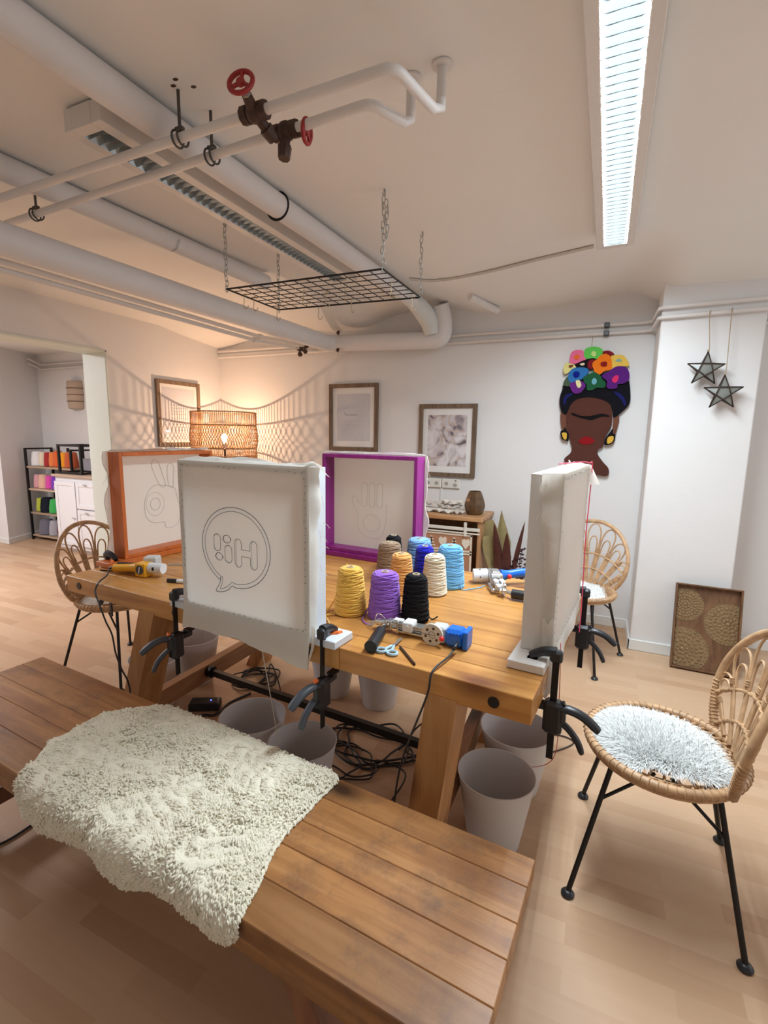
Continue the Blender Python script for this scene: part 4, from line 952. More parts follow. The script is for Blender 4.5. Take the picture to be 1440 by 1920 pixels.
# ---------------------------------------------------------------- ceiling: lamps and pipes
LOUV = plain('louvre_aluminium', (0.50, 0.55, 0.58), 0.25, metal=0.95, var=0.05)
CAS = plain('lamp_casing', (0.75, 0.72, 0.69), 0.5, var=0.02)
def fixture(label, x, y0, y1, lit, zc=2.42, cw=0.175, lw=0.088, xo=0.0):
    t = thing('ceiling_light', label, 'ceiling light', (x, y0, zc), 0, 'long louvred ceiling lights'); L_ = y1-y0; b = MB(); zb = -0.075
    for sx in (-1, 1):
        xa = sx*cw/2; xb = xo+sx*lw/2; b.box(((xa+xb)/2, L_/2, zb/2-0.004), (abs(xa-xb), L_, -zb-0.008), bev=0.002)
    for yy in (0.02, L_-0.02): b.box((xo, yy, zb/2-0.004), (lw, 0.04, -zb-0.009))
    b.box((0, L_/2, -0.006), (cw-0.03, L_-0.03, 0.012)); b.build('casing', CAS, t)
    b = MB(); b.box((0, L_/2, -0.001), (cw-0.06, L_-0.06, 0.006)); b.build('mounting_strip', BLACK, t)
    b = MB(); n = int((L_-0.08)/0.036)
    for k in range(n):
        yy = 0.04+(k+0.5)*(L_-0.08)/n
        zt_ = zb+(.0045 if lit else .026); hw_ = .0012 if lit else .005; b.raw([(xo-lw/2, yy-hw_, zt_), (xo+lw/2, yy-hw_, zt_), (xo+lw/2, yy, zb+.001), (xo, yy, zb+.004), (xo-lw/2, yy, zb+.001), (xo-lw/2, yy+hw_, zt_), (xo+lw/2, yy+hw_, zt_)], [(0,1,2,3,4), (5,4,3,2,6), (0,5,6,1)])
    b.build('louvres', LOUV, t)
    b = MB()
    prof = [(-lw/2, zb+.001), (-lw*.42, zb+.020), (-lw*.25, zb+.032), (0, zb+.022), (lw*.25, zb+.032), (lw*.42, zb+.020), (lw/2, zb+.001)]
    vs = [(xo+p[0], yy, p[1]) for yy in (0.04, L_-0.04) for p in prof]; b.raw(vs, [(i, i+1, i+8, i+7) for i in range(6)]); b.build('reflector', LOUV, t)
    b = MB(); b.cyl((xo, 0.05, zb+.036), (xo, L_-0.05, zb+.036), 0.008, n=12)
    if lit:
        m, nt, bs = newmat('lit_tube'); bs.inputs['Base Color'].default_value = (.9, .95, 1, 1); bs.inputs['Emission Color'].default_value = (0.42, 0.70, 0.84, 1); bs.inputs['Emission Strength'].default_value = 0.85
        b = MB(); b.box((xo, L_/2, zb+0.0070), (lw-0.002, L_-0.082, 0.002))
        for sx in (-1, 1):      # added thin light strips at the diffuser edges carry the lamp's power
            ld = bpy.data.lights.new('edge_strip_light', 'AREA'); ld.shape = 'RECTANGLE'; ld.size = 0.005; ld.size_y = L_-0.10; ld.energy = FIX_P; ld.color = (0.80, 0.92, 1.0)
            lo_ = bpy.data.objects.new('edge_strip_light', ld); COL.objects.link(lo_); lo_.parent = t; lo_.location = (xo+sx*(lw/2-0.005), L_/2, zb+0.004)
    else: m = WPL
    b.build('tube', m, t)
    return t
fixture('lit ceiling light with a bright cold white tube on the right', -0.040, 1.17, 2.90, True, xo=0.0, lw=0.104)
fixture('unlit ceiling light with dark louvres beside the thick pipe on the left', -1.613, 1.17, 2.90, False, xo=-0.004, lw=0.092)
# more lamps of the same room, behind the camera
fixture('unlit ceiling light above and behind the camera', -0.040, -1.4, 0.46, False, xo=0.0, lw=0.104)
fixture('unlit ceiling light behind the camera', -1.625, -1.4, 0.46, False, xo=-0.015)
def pipe(name, label, pts, r, mat=PAINT, k=1, n=16, cat='pipe', group=None, extra=None):
    t = thing(name, label, cat, tuple(Vector(pts[0])), 0, group); b = MB(); o = Vector(pts[0])
    P = [Vector(p)-o for p in pts]; P = smooth_path(P, k) if k > 1 else P
    b.tube(P, r, n); b.build('pipe', mat, t, smooth=50)
    return t, o
def arc(c, a0, a1, r, ax1, ax2, n=8):
    c = Vector(c); ax1 = Vector(ax1); ax2 = Vector(ax2)
    return [c+ax1*r*math.cos(a0+(a1-a0)*i/n)+ax2*r*math.sin(a0+(a1-a0)*i/n) for i in range(n+1)]
# thick pipe 1 with wrapped end going down to the duct
t, o = pipe('insulated_pipe', 'thick white pipe under the ceiling right of the unlit ceiling light', [(-1.40, -1.5, 2.365), (-1.40, 0.8, 2.365), (-1.385, 2.2, 2.362), (-1.36, 3.30, 2.350), (-1.345, 3.45, 2.33)], 0.050, WRAP, n=24)
for yy in (1.90, 0.2):
    b = MB(); b.tube([(q.x, q.y, q.z) for q in [Vector((-1.392+0.05*math.cos(a), yy, 2.364+0.05*math.sin(a)))-o for a in [i*PI/12 for i in range(24)]]], 0.004, 6, closed=True, flat=3); b.build('pipe_clamp', BLACK, t)
b = MB(); b.tube(smooth_path([Vector(p)-o for p in [(-1.345, 3.43, 2.335), (-1.325, 3.55, 2.305), (-1.300, 3.63, 2.25), (-1.285, 3.66, 2.185), (-1.28, 3.67, 2.15)]], 4), [.050,.056,.062,.066,.068,.070,.070,.070,.068,.066,.064,.062,.060,.058,.056,.054,.052], 20)
b.build('wrapped_elbow', plain('tape_wrap', (0.68, 0.70, 0.69), 0.7, var=0.05, bump=0.004, bscale=22), t)['label'] = 'loosely wrapped white bandage elbow'
# duct
du = [(-2.315, -1.5, 2.135), (-2.31, 0.2, 2.135), (-2.20, 3.45, 2.137)]+[tuple(p) for p in arc((-2.085, 3.60, 2.137), PI, PI/2, 0.10, (1,0,0), (0,1,0))]+[(-1.32, 3.715, 2.118)]+[tuple(p) for p in arc((-1.265, 3.715, 2.178), -PI/2, 0, 0.060, (1,0,0), (0,0,1))]+[(-1.205, 3.705, 2.25), (-1.22, 3.66, 2.36)]
t, o = pipe('insulated_duct', 'thickest white duct running to the back wall and along it', du, 0.066, WRAP, n=28)
for p in ((-2.105, 3.67, 2.215), (-2.07, 3.60, 2.065)):
    b = MB(); c = Vector(p)-o; b.cyl(c, c+Vector((.02, -.02, .004)), 0.012, n=12); b.cyl(c+Vector((.02, -.02, 0)), c+Vector((.03, -.04, -.02)), 0.006, n=8); b.build('drain_screw', RUST, t)
# pipe on the ceiling at the left
t, o = pipe('insulated_pipe', 'white pipe close under the ceiling between unlit lamp and duct', [(-2.20, -1.5, 2.372), (-2.20, 1.0, 2.372), (-2.16, 2.0, 2.368), (-2.12, 2.75, 2.36)], 0.048, WRAP, n=24)
b = MB(); b.tube([Vector((-2.150+0.05*math.cos(a), 2.02, 2.368+0.05*math.sin(a)))-o for a in [i*PI/12 for i in range(12, 25)]], 0.003, 6); b.build('pipe_clamp', STEEL, t)
# two thin pipes below the duct
for (xa, za, lab) in ((-2.405, 2.085, 'thin white pipe left of the duct, upper of the two'), (-2.455, 2.065, 'thin white pipe left of the duct, lower of the two')):
    t, o = pipe('heating_pipe', lab, [(xa-0.02, -1.5, za), (xa+0.02, 3.02, za), (xa+0.06, 3.62, za+0.03), (xa+0.07, 3.80, za+0.05)], 0.014, PAINT, n=12, group='thin white heating pipes along the duct')
    b = MB(); c = Vector((xa+0.02, 3.0, za))-o; b.cyl(c, c+Vector((0, .035, 0)), 0.020, n=14); b.build('coupling', PAINT, t)
    b = MB(); c = Vector((xa+0.055, 3.55, za+0.02))-o; b.cyl(c+Vector((0,-.02,0)), c+Vector((0,.03,.004)), 0.019, n=10); b.cyl(c, c+Vector((.02,-.03,-.045)), 0.007, n=8); b.cyl(c+Vector((.018,-.028,-.042)), c+Vector((.03,-.036,-.052)), 0.019, n=12); b.build('valve', RUST, t)
# two pipes with red-wheeled valves
def valve(t, c, axis_out, wheel_dir, wheel_r=0.030, wl_=0.086):
    b = MB(); X = Vector((1,0,0)); d = Vector(wheel_dir).normalized()
    b.cyl(c-X*0.042, c-X*0.020, 0.024, n=8); b.cyl(c+X*0.020, c+X*0.042, 0.024, n=8); b.sphere(c, 0.027, 8, (1.1, 1, 1)); b.cyl(c, c+d*0.052, 0.018, 0.014, n=10)
    b.cyl(c, c+Vector(axis_out), 0.015, n=10); b.cyl(c+Vector(axis_out)*0.7, c+Vector(axis_out)*1.25, 0.021, 0.018, n=8); b.build('valve_body', RUST, t)
    b = MB(); b.cyl(c+d*0.03, c+d*wl_, 0.006, n=8); b.cyl(c+d*0.045, c+d*0.056, 0.013, n=6); b.build('valve_stem', STEEL, t)
    u_ = d.cross(Vector((0,0,1))) if abs(d.z) < .9 else d.cross(X); u_.normalize(); v_ = d.cross(u_); w0 = c+d*wl_
    b = MB(); b.tube([w0+(u_*math.cos(a)+v_*math.sin(a))*wheel_r for a in [i*PI/10 for i in range(20)]], 0.0065, 8, closed=True); b.cyl(w0-d*.005, w0+d*.006, 0.012, n=12)
    for k in range(3): a = k*2*PI/3+.5; b.cyl(w0, w0+(u_*math.cos(a)+v_*math.sin(a))*wheel_r, 0.0055, n=6)
    b.build('handwheel', RED, t)
zp = 2.285; HANG = plain('dark_steel_hanger', (0.10, 0.095, 0.09), 0.4, metal=0.7, var=0.3)
pA = [(-3.4, 1.288, zp), (-2.2, 1.270, zp), (-0.60, 1.245, zp)]+[tuple(p) for p in arc((-0.585, 1.285, zp), -PI/2, 0, 0.04, (1,0,0), (0,1,0), 5)]+[(-0.515, 1.43, zp), (-0.507, 1.470, zp+0.02), (-0.507, 1.475, 2.43)]
pB = [(-3.4, 1.455, zp), (-2.5, 1.425, zp), (-0.71, 1.345, zp)]+[tuple(p) for p in arc((-0.69, 1.385, zp), -PI/2, 0, 0.04, (1,0,0), (0,1,0), 5)]+[(-0.612, 1.455, zp), (-0.606, 1.485, zp+0.02), (-0.606, 1.490, 2.43)]
tA, oA = pipe('water_pipe', 'thin white water pipe with a red wheel pointing towards the ceiling', pA, 0.0140, PAINT, n=14, group='white water pipes under the ceiling')
tB, oB = pipe('water_pipe', 'thin white water pipe with a red wheel on its far side', pB, 0.0140, PAINT, n=14, group='white water pipes under the ceiling')
valve(tA, Vector((-0.990, 1.250, zp))-oA, (0.012, 0.055, -0.030), (0.22, -0.90, 0.30), 0.034)
valve(tB, Vector((-0.958, 1.356, zp))-oB, (0.0, -0.01, -0.065), (0.8, 0.15, -0.1), 0.030, 0.068)
for (t_, o_, x_, y_) in ((tA, oA, -1.285, 1.257), (tB, oB, -1.265, 1.372), (tA, oA, -2.9, 1.28), (tB, oB, -2.28, 1.417)):
    b = MB(); c = Vector((x_, y_, zp))-o_
    for dx in (-0.011, 0.011): b.tube([c+Vector((dx, 0.0235*math.cos(a), 0.0235*math.sin(a))) for a in [i*PI/10 for i in range(20)]], 0.0034, 6, closed=True)
    b.box(c+Vector((0, 0, 0.026)), (0.030, 0.016, 0.012), bev=.002)
    b.cyl(c+Vector((0,0,.02)), c+Vector((0,0,2.42-zp)), 0.005, n=8); b.build('pipe_hanger', HANG, t_)
for c in ((-0.507, 1.475, 2.415), (-0.606, 1.49, 2.415)):
    b = MB(); b.lathe([(0.017, -0.004), (0.030, -0.002), (0.030, 0.004), (0.017, 0.006)], 20, Vector(c)-oA); b.build('ceiling_rosette', PAINT, tA)
# three spots of red paint / rust on the ceiling
for (u_, v_) in ((329, 149), (325, 161), (363, 163)):
    p = at(u_, v_, 2.4195); b = MB(); b.sphere((0, 0, 0), 0.008, 6, (1.2, 0.8, 0.15)); o = b.build('rust_plug', RUST, None); o.location = p; tag(o, 'small rusty plug in the ceiling above the pipe hanger', 'plug', 'rusty plugs in the ceiling')
# wall pipes along back wall and pillar
for (z_, lab) in ((2.158, 'upper of the two thin white pipes along the back wall'), (2.103, 'lower of the two thin white pipes along the back wall')):
    P = [(-3.54, 3.83, z_+0.01), (0.17, 3.83, z_), (0.215, 3.80, z_), (0.225, 3.47, z_), (0.25, 3.452, z_), (0.78, 3.452, z_+0.008), (0.80, 3.80, z_), (0.86, 3.83, z_), (3.0, 3.83, z_)]
    t, o = pipe('wall_pipe', lab, P, 0.0115, PAINT, n=10, group='thin white pipes along the back wall')
    b = MB(); c = Vector((-0.064, 3.83, z_))-o; b.box(c, (0.034, 0.036, 0.034), bev=0.004); b.build('pipe_clip', BPLA, t)
# conduit on the ceiling
P = [Vector((p.x, p.y, zceil(p.x, p.y)-0.008)) for p in [Vector(q) for q in [(-0.15, 3.03, 0), (-0.45, 3.12, 0), (-0.80, 3.22, 0), (-1.12, 3.26, 0), (-1.28, 3.18, 0)]]]
for dy in (0, 0.016):
    t, o = pipe('cable_conduit', 'grey cable conduit from the lit ceiling light to the thick pipe', [p+Vector((0, dy, 0)) for p in P], 0.0060, GREYCON, 5, 10, 'conduit', 'grey cable conduits on the ceiling')
t, o = pipe('pipe_stub', 'short white pipe stub in the corner of ceiling and back wall', [(-0.95, 3.50, 2.345), (-0.80, 3.72, 2.29)], 0.026, PAINT, n=16)
# ---------------------------------------------------------------- hanging wire grid
GX0, GX1, GY0, GY1, GZ = -1.812, -0.952, 2.035, 2.490, 2.10
g = thing('wire_grid', 'black wire grid hanging level on four chains over the table', 'hanging grid', (GX0, GY0, GZ), 0)
b = MB(); c4 = [(0,0,0), (GX1-GX0, 0.018, 0), (GX1-GX0, GY1-GY0+0.035, 0), (0, GY1-GY0-0.02, 0)]
for p, q in zip(c4, c4[1:]+c4[:1]): b.cyl(p, q, 0.0045, n=8)
b.build('outer_wire', BLACK, g)
b = MB(); A_, B_, C_, D_ = [Vector(p) for p in c4]
for k in range(1, 13): b.cyl(A_+(B_-A_)*k/13, D_+(C_-D_)*k/13, 0.0022, n=6)
for k in range(1, 7): b.cyl(A_+(D_-A_)*k/7+Vector((0,0,.004)), B_+(C_-B_)*k/7+Vector((0,0,.004)), 0.0022, n=6)
b.build('cross_wires', BLACK, g)
def chain(label, x, y_, z0, z1, double=False):
    b = MB(); n = int((z1-z0)/0.0235)
    for k in range(n+1):
        c = Vector((0.004*math.sin(k*1.7), 0, z0+(z1-z0)*k/n)); ax = Vector((1,0,0)) if k % 2 else Vector((0,1,0))
        b.tube([c+ax*0.0075*math.cos(a)+Vector((0,0,1))*0.0165*math.sin(a) for a in [i*PI/6 for i in range(12)]], 0.0021, 5, closed=True)
    if double:
        for k in range(n//2):
            c = Vector((0.014+0.004*math.sin(k*2.1), 0.004, z0+(z1-z0)*(0.45+0.5*k/(n//2)))); ax = Vector((1,0,0)) if k % 2 else Vector((0,1,0))
            b.tube([c+ax*0.0075*math.cos(a)+Vector((0,0,1))*0.0165*math.sin(a) for a in [i*PI/6 for i in range(12)]], 0.0021, 5, closed=True)
    b.tube([(0, 0, z1+.012), (0.008, 0, z1+.004), (0.006, 0, z1-.006), (-.004, 0, z1-.008), (-.008, 0, z1+.002)], 0.0024, 6)
    o = b.build('chain', CHROME, None, smooth=180); o.location = (x, y_, 0); return tag(o, label, 'chain', 'chains holding the wire grid')
chain('zinc chain at the front left corner of the wire grid', GX0, GY0, GZ, 2.405)
chain('doubled zinc chain at the front right corner of the wire grid', GX1, GY0+0.018, GZ, 2.405, True)
chain('zinc chain at the back right corner of the wire grid', GX1, GY1+0.035, GZ, 2.405)
chain('zinc chain at the back left corner of the wire grid', GX0, GY1-0.02, GZ, 2.405)
def s_hook(label, x, y_, s_=1.0, rz=0.0, mat=BRASS):
    b = MB(); P = [(0.012, 0, -0.002), (0.010, 0, 0.010), (0.0, 0, 0.013), (-0.006, 0, 0.004), (-0.004, 0, -0.03), (-0.008, 0, -0.055), (0.004, 0, -0.070), (0.018, 0, -0.062), (0.020, 0, -0.050)]
    b.tube(smooth_path([(p[0]*s_, 0, p[2]*s_) for p in P], 4), 0.0018, 6); o = b.build('s_hook', mat, None, smooth=180); o.location = (x, y_, GZ-0.008); o.rotation_euler = (0, 0, rz)
    return tag(o, label, 'hook', 's-hooks on the wire grid')
hk = [(455, 553, 'leftmost small hook under the front left of the wire grid'), (477, 557, 'second hook from the left under the wire grid'), (520, 577, 'hook at the back left corner of the wire grid'),
      (570, 545, 'golden hook left of the middle of the wire grid'), (612, 548, 'golden hook in the middle of the wire grid'), (600, 575, 'hook on the back edge of the wire grid'),
      (648, 535, 'golden hook right of the middle of the wire grid'), (660, 560, 'straight-seen hook on the back edge, right part'), (735, 530, 'hook near the right end of the wire grid'), (775, 556, 'hook at the back right corner of the wire grid')]
for k, (u_, v_, lab) in enumerate(hk):
    p = at(u_, v_, GZ); s_hook(lab, min(max(p.x, GX0+.02), GX1-.02), min(max(p.y, GY0+.015), GY1), 0.9, [0.3, .2, 0, 1.3, 1.2, .1, 1.5, 1.5, .4, 1.0][k])
# ---------------------------------------------------------------- pictures
M_OAK = wood('weathered_oak_frame', (0.12, 0.075, 0.045), (0.19, 0.125, 0.078), (0.26, 0.18, 0.115), axis='Z', rough=0.6, grain=2.2, knots=False)
M_MAT = plain('mount_board', (0.86, 0.84, 0.82), 0.8, var=0.01)
M_PAP = plain('print_paper', (0.62, 0.62, 0.66), 0.7, var=0.03)
def marble():
    m, nt, b = newmat('marbled_print'); L = nt.links; tc = N(nt, 'ShaderNodeTexCoord')
    n1 = N(nt, 'ShaderNodeTexNoise', i_Scale=5.5, i_Detail=7.0, i_Distortion=2.2); L.new(tc.outputs['Object'], n1.inputs['Vector'])
    cr = N(nt, 'ShaderNodeValToRGB'); e = cr.color_ramp.elements; e[0].position = .34; e[0].color = (.10, .075, .085, 1); e[1].position = .62; e[1].color = (.78, .74, .76, 1)
    for p_, c_ in ((.42, (.42, .36, .39, 1)), (.47, (.62, .50, .42, 1)), (.52, (.60, .56, .60, 1)), (.56, (.70, .66, .66, 1))): k = e.new(p_); k.color = c_
    L.new(n1.outputs['Fac'], cr.inputs[0]); L.new(cr.outputs[0], b.inputs['Base Color']); b.inputs['Roughness'].default_value = .6
    return m
def glass_mat():
    m, nt, b = newmat('picture_glass'); L = nt.links
    g_ = N(nt, 'ShaderNodeBsdfGlossy'); g_.inputs['Roughness'].default_value = 0.03
    t_ = N(nt, 'ShaderNodeBsdfTransparent'); f_ = N(nt, 'ShaderNodeFresnel'); f_.inputs[0].default_value = 1.45
    ms = N(nt, 'ShaderNodeMixShader'); ms.inputs[0].default_value = 0.05; L.new(t_.outputs[0], ms.inputs[1]); L.new(g_.outputs[0], ms.inputs[2]); L.new(ms.outputs[0], nt.nodes['Material Output'].inputs[0])
    return m
M_GLS = glass_mat(); M_TXT = plain('grey_lettering', (0.16, 0.16, 0.17), 0.8)
def picture(label, pos, rz, w_, h_, kind, tilt=0):
    t = thing('framed_picture', label, 'picture', pos, rz, 'wood-framed pictures'); fw_ = 0.034     # local: faces -y, centre at origin
    for sx in (-1, 1):
        b = MB(); b.tint = random.random(); b.box((sx*(w_/2-fw_/2), -0.012, 0), (fw_, 0.024, h_), bev=0.002); b.build('frame_side', M_OAK, t)
    for sz in (-1, 1):
        b = MB(); b.tint = random.random(); b.box((0, -0.012, sz*(h_/2-fw_/2)), (w_-2*fw_, 0.0235, fw_), bev=0.002); b.build('frame_side', M_OAK, t)
    b = MB(); b.box((0, -0.006, 0), (w_-2*fw_+.002, 0.008, h_-2*fw_+.002)); b.build('mount', M_MAT, t)
    iw, ih = (w_-2*fw_)-0.085, (h_-2*fw_)-0.105
    if kind == 'text': iw, ih = iw+0.03, ih+0.05
    b = MB(); b.box((0, -0.0105, 0), (iw, 0.001, ih)); b.build('print', marble() if kind == 'marble' else M_PAP, t)
    rnd = random.Random(len(label)); b = MB(); y_ = -0.0116
    if kind == 'script':
        P = [(-0.09+0.18*k/46, y_, 0.022+0.008*math.sin(k*1.35)*(1.3 if k in (0, 1, 2, 20, 21) else .6)+0.012*(k < 4)) for k in range(34)]; b.tube(smooth_path(P, 3), 0.0009, 4)
        for r_ in range(5):
            z = -0.025-0.017*r_; x = -0.085
            while x < 0.07: l = rnd.uniform(.008, .022); b.box((x+l/2, y_, z), (l, .0006, .0012)); x += l+.006
    if kind == 'text':
        for r_ in range(9):
            z = 0.075-0.026*r_+(-0.012 if r_ > 3 else 0); x = -0.095; e_ = rnd.uniform(.03, .095)
            while x < e_:
                l = rnd.uniform(.010, .030); P = [(x+l*k/5, y_, z+rnd.uniform(-.003, .004)) for k in range(6)]; b.tube(P, 0.0011, 4); x += l+.008
    if kind != 'marble': b.build('lettering', M_TXT, t)
    b = MB(); b.raw([(-w_/2+fw_, -.016, -h_/2+fw_), (w_/2-fw_, -.016, -h_/2+fw_), (w_/2-fw_, -.016, h_/2-fw_), (-w_/2+fw_, -.016, h_/2-fw_)], [(0,1,2,3)]); b.build('glass', M_GLS, t, smooth=0)
    return t
picture('framed handwritten print on the back wall above the magenta frame', (-2.048, 3.857, 1.534), 0, 0.482, 0.580, 'script')
picture('framed marbled grey print above the wall sockets', (-1.187, 3.857, 1.348), 0, 0.482, 0.585, 'marble')
picture('framed print with rows of text on the left wall beside the lamp', (-3.557, 3.318, 1.545), PI/2, 0.490, 0.575, 'text')
# wall sockets
M_SOC = plain('socket_plastic', (0.76, 0.73, 0.67), 0.4, var=0.02)
for k, (x_, lab) in enumerate(((-1.298, 'left double wall socket under the marbled picture'), (-1.140, 'right double wall socket under the marbled picture'))):
    t = thing('wall_socket', lab, 'socket', (x_, 3.858, 1.000), 0, 'double wall sockets')
    b = MB(); b.box((0, -0.009, 0), (0.153, 0.018, 0.078), bev=0.006); b.build('cover_plate', M_SOC, t)
    for dx in (-0.037, 0.037):
        dz_ = -0.010 if (k == 1 and dx > 0) else 0
        b = MB(); b.cyl((dx, -0.0182, dz_), (dx, -0.0195, dz_), 0.0215, n=28); b.mi = 1; b.cyl((dx, -0.0196, dz_), (dx, -0.0199, dz_), 0.0175, n=28)
        b.mi = 2; b.cyl((dx-.0095, -0.0199, dz_), (dx-.0095, -0.0204, dz_), 0.003, n=10); b.cyl((dx+.0095, -0.0199, dz_), (dx+.0095, -0.0204, dz_), 0.003, n=10); b.cyl((dx, -0.0199, dz_), (dx, -0.0203, dz_), 0.002, n=8); b.build('socket_well', [M_SOC, plain('socket_well_grey', (0.45, 0.43, 0.39), 0.5), BLACK], t)
    if k: b = MB(); b.box((0.040, -0.0185, 0.026), (0.014, 0.002, 0.008)); b.build('indicator', BLACK, t)
b = MB(); b.box((-1.22, 3.856, 0.93), (0.016, 0.008, 0.06)); b.box((-1.22, 3.856, 0.86), (0.018, 0.009, 0.14)); o = b.build('cable_duct', MJ, None); tag(o, 'thin white cable duct below the wall sockets', 'cable duct')
# ---------------------------------------------------------------- tufted rug shaped like a head
def UV(X, Y):                      # measured outline -> wall plane (x, z)
    du = X/7.387; dv = Y/7.387
    return (-0.34+du*0.00354+(dv-110)*0.00028, 2.018-(dv-12)*0.003757)
rug = thing('wall_rug', 'tufted rug shaped like a woman\'s head with a flower crown', 'rug', (0, 3.845, 0), 0)
def tuft(name, c):
    return plain(name, c, 0.95, var=0.16, scale=120, bump=0.003, bscale=260, sheen=0.25 if max(c) > .05 else 0.0, spec=0.2)
def patch(name, pts, col, y0, y1, k=4, label=None, smooth=True, parent=None):
    P = [UV(*p) for p in pts]
    if smooth: P = [(q.x, q.z) for q in smooth_path([(p[0], 0, p[1]) for p in P], k, True)]
    b = MB(); b.prism(P, y0, y1); o = b.build(name, tuft('tuft_'+name+str(len(bpy.data.materials)), col), parent or rug, smooth=40)
    if label: o['label'] = label
    return o
SK = (0.092, 0.030, 0.020)
patch('face', [(95,1000),(150,860),(260,780),(400,765),(560,785),(690,850),(730,980),(720,1150),(640,1300),(610,1440),(540,1490),(540,1560),(610,1660),(680,1740),(690,1820),(640,1858),(480,1840),(330,1835),(180,1780),(60,1650),(150,1550),(175,1470),(140,1330),(100,1200)], SK, -0.018, 0)
patch('ear', [(20,970),(60,960),(100,1010),(100,1180),(80,1260),(35,1200),(15,1080)], (0.17, 0.065, 0.040), -0.017, 0)
patch('ear', [(750,1030),(800,1000),(825,1060),(800,1180),(770,1270),(735,1230),(740,1120)], (0.17, 0.065, 0.040), -0.017, 0)
patch('hair', [(60,590),(130,560),(300,520),(500,480),(700,440),(880,500),(945,560),(965,700),(960,840),(900,930),(760,1045),(735,980),(715,880),(640,820),(520,780),(400,765),(250,790),(160,870),(95,1000),(30,960),(5,850),(10,740),(45,650)], (0.006, 0.006, 0.010), -0.021, 0)
patch('hair_highlight', [(60,850),(60,780),(110,720),(170,705),(190,720),(110,780),(80,860)], (0.008, 0.01, 0.11), -0.0225, -0.01)
patch('hair_highlight', [(750,700),(830,720),(890,790),(910,860),(890,890),(850,810)], (0.008, 0.01, 0.11), -0.0225, -0.01)
patch('eyebrow', [(160,995),(200,982),(300,1020),(440,1022),(560,995),(640,1000),(692,1020),(690,1034),(600,1030),(520,1055),(450,1078),(350,1062),(240,1030)], (0.006, 0.005, 0.006), -0.021, -0.01)
patch('lips', [(272,1375),(330,1320),(370,1308),(420,1310),(470,1340),(492,1372),(440,1410),(370,1420),(300,1410)], (0.26, 0.004, 0.008), -0.022, -0.01)
for pts, pi in (([(15,1240),(60,1215),(80,1180),(100,1230),(130,1270),(125,1370),(95,1372),(40,1355),(15,1300)], [(35,1262),(98,1262),(102,1330),(85,1358),(60,1345),(42,1310)]),
                ([(740,1190),(740,1260),(775,1275),(765,1350),(735,1400),(690,1418),(625,1415),(640,1330),(690,1260)], [(668,1330),(700,1302),(745,1300),(750,1340),(725,1385),(668,1402)])):
    e_ = patch('earring', pts, (0.008, 0.006, 0.008), -0.023, -0.005); patch('earring_bead', pi, (0.72, 0.42, 0.06), -0.026, -0.01, parent=e_)
fl = [([(150,300),(160,180),(200,130),(270,118),(340,140),(380,250),(300,290),(180,305)], (0.85, 0.17, 0.34), [(215,200),(255,180),(285,200),(280,235),(240,250),(215,235)], (0.88, 0.16, 0.03), 'pink flower'),
      ([(345,170),(370,110),(440,88),(520,90),(590,125),(600,170),(570,230),(480,258),(400,250),(355,220)], (0.13, 0.60, 0.10), [(445,190),(465,150),(505,160),(510,200),(480,220)], (0.60, 0.78, 0.25), 'green flower'),
      ([(600,160),(680,150),(740,185),(755,225),(720,250),(640,215)], (0.22, 0.012, 0.02), None, None, 'dark red petal'),
      ([(70,330),(100,290),(200,310),(240,350),(150,410),(90,440),(60,400)], (0.80, 0.72, 0.28), [(140,325),(200,322),(190,345),(150,360)], (0.20, 0.06, 0.02), 'pale yellow flower'),
      ([(225,320),(300,280),(400,250),(500,250),(470,380),(330,370),(250,350)], (0.010, 0.006, 0.008), [(290,315),(340,300),(360,318),(325,335)], (0.80, 0.68, 0.5), 'black flower'),
      ([(400,300),(440,260),(510,270),(480,330),(470,380),(405,375)], (0.22, 0.010, 0.02), None, None, 'dark red petal'),
      ([(700,240),(780,215),(870,225),(930,300),(940,360),(840,370),(720,395)], (0.83, 0.55, 0.10), [(770,285),(810,268),(850,285),(830,302),(780,300)], (0.25, 0.45, 0.42), 'yellow flower'),
      ([(470,300),(520,260),(570,210),(640,192),(700,230),(720,300),(715,400),(620,420),(560,465),(500,450),(480,390),(462,340)], (0.90, 0.20, 0.01), [(578,305),(650,298),(655,350),(620,362),(580,350)], (0.25, 0.01, 0.01), 'orange flower'),
      ([(60,560),(130,470),(200,560),(150,610),(75,600)], (0.07, 0.11, 0.06), None, None, 'dull green leaf'),
      ([(130,520),(140,430),(200,370),(290,358),(390,375),(410,430),(330,510),(250,545),(170,560)], (0.03, 0.17, 0.45), [(205,430),(240,410),(285,430),(280,480),(235,500),(205,475)], (0.0, 0.01, 0.25), 'blue flower'),
      ([(150,600),(180,560),(300,540),(370,600),(340,660),(290,705),(220,712),(180,680)], (0.14, 0.02, 0.22), [(235,545),(285,535),(312,600),(290,635),(255,625)], (0.80, 0.72, 0.38), 'violet flower'),
      ([(340,500),(400,460),(480,430),(560,470),(600,530),(640,580),(620,640),(520,640),(460,672),(390,665),(385,600),(350,560)], (0.012, 0.10, 0.04), [(455,545),(480,512),(515,525),(520,570),(490,600),(460,585)], (0.16, 0.42, 0.50), 'green flower'),
      ([(590,480),(680,430),(760,375),(850,365),(920,400),(950,470),(940,550),(880,590),(800,600),(790,650),(700,660),(655,630),(660,560),(620,520)], (0.10, 0.012, 0.19), [(725,530),(760,490),(805,487),(805,540),(775,580),(735,570)], (0.72, 0.03, 0.14), 'purple flower')]
for k, (pts, c, cen, cc, lab) in enumerate(fl):
    f_ = patch('flower', pts, c, -0.0235-0.0012*k, 0.0, label=lab)
    if cen: patch('flower_centre', cen, cc, -0.028-0.0012*k, -0.02, parent=f_)
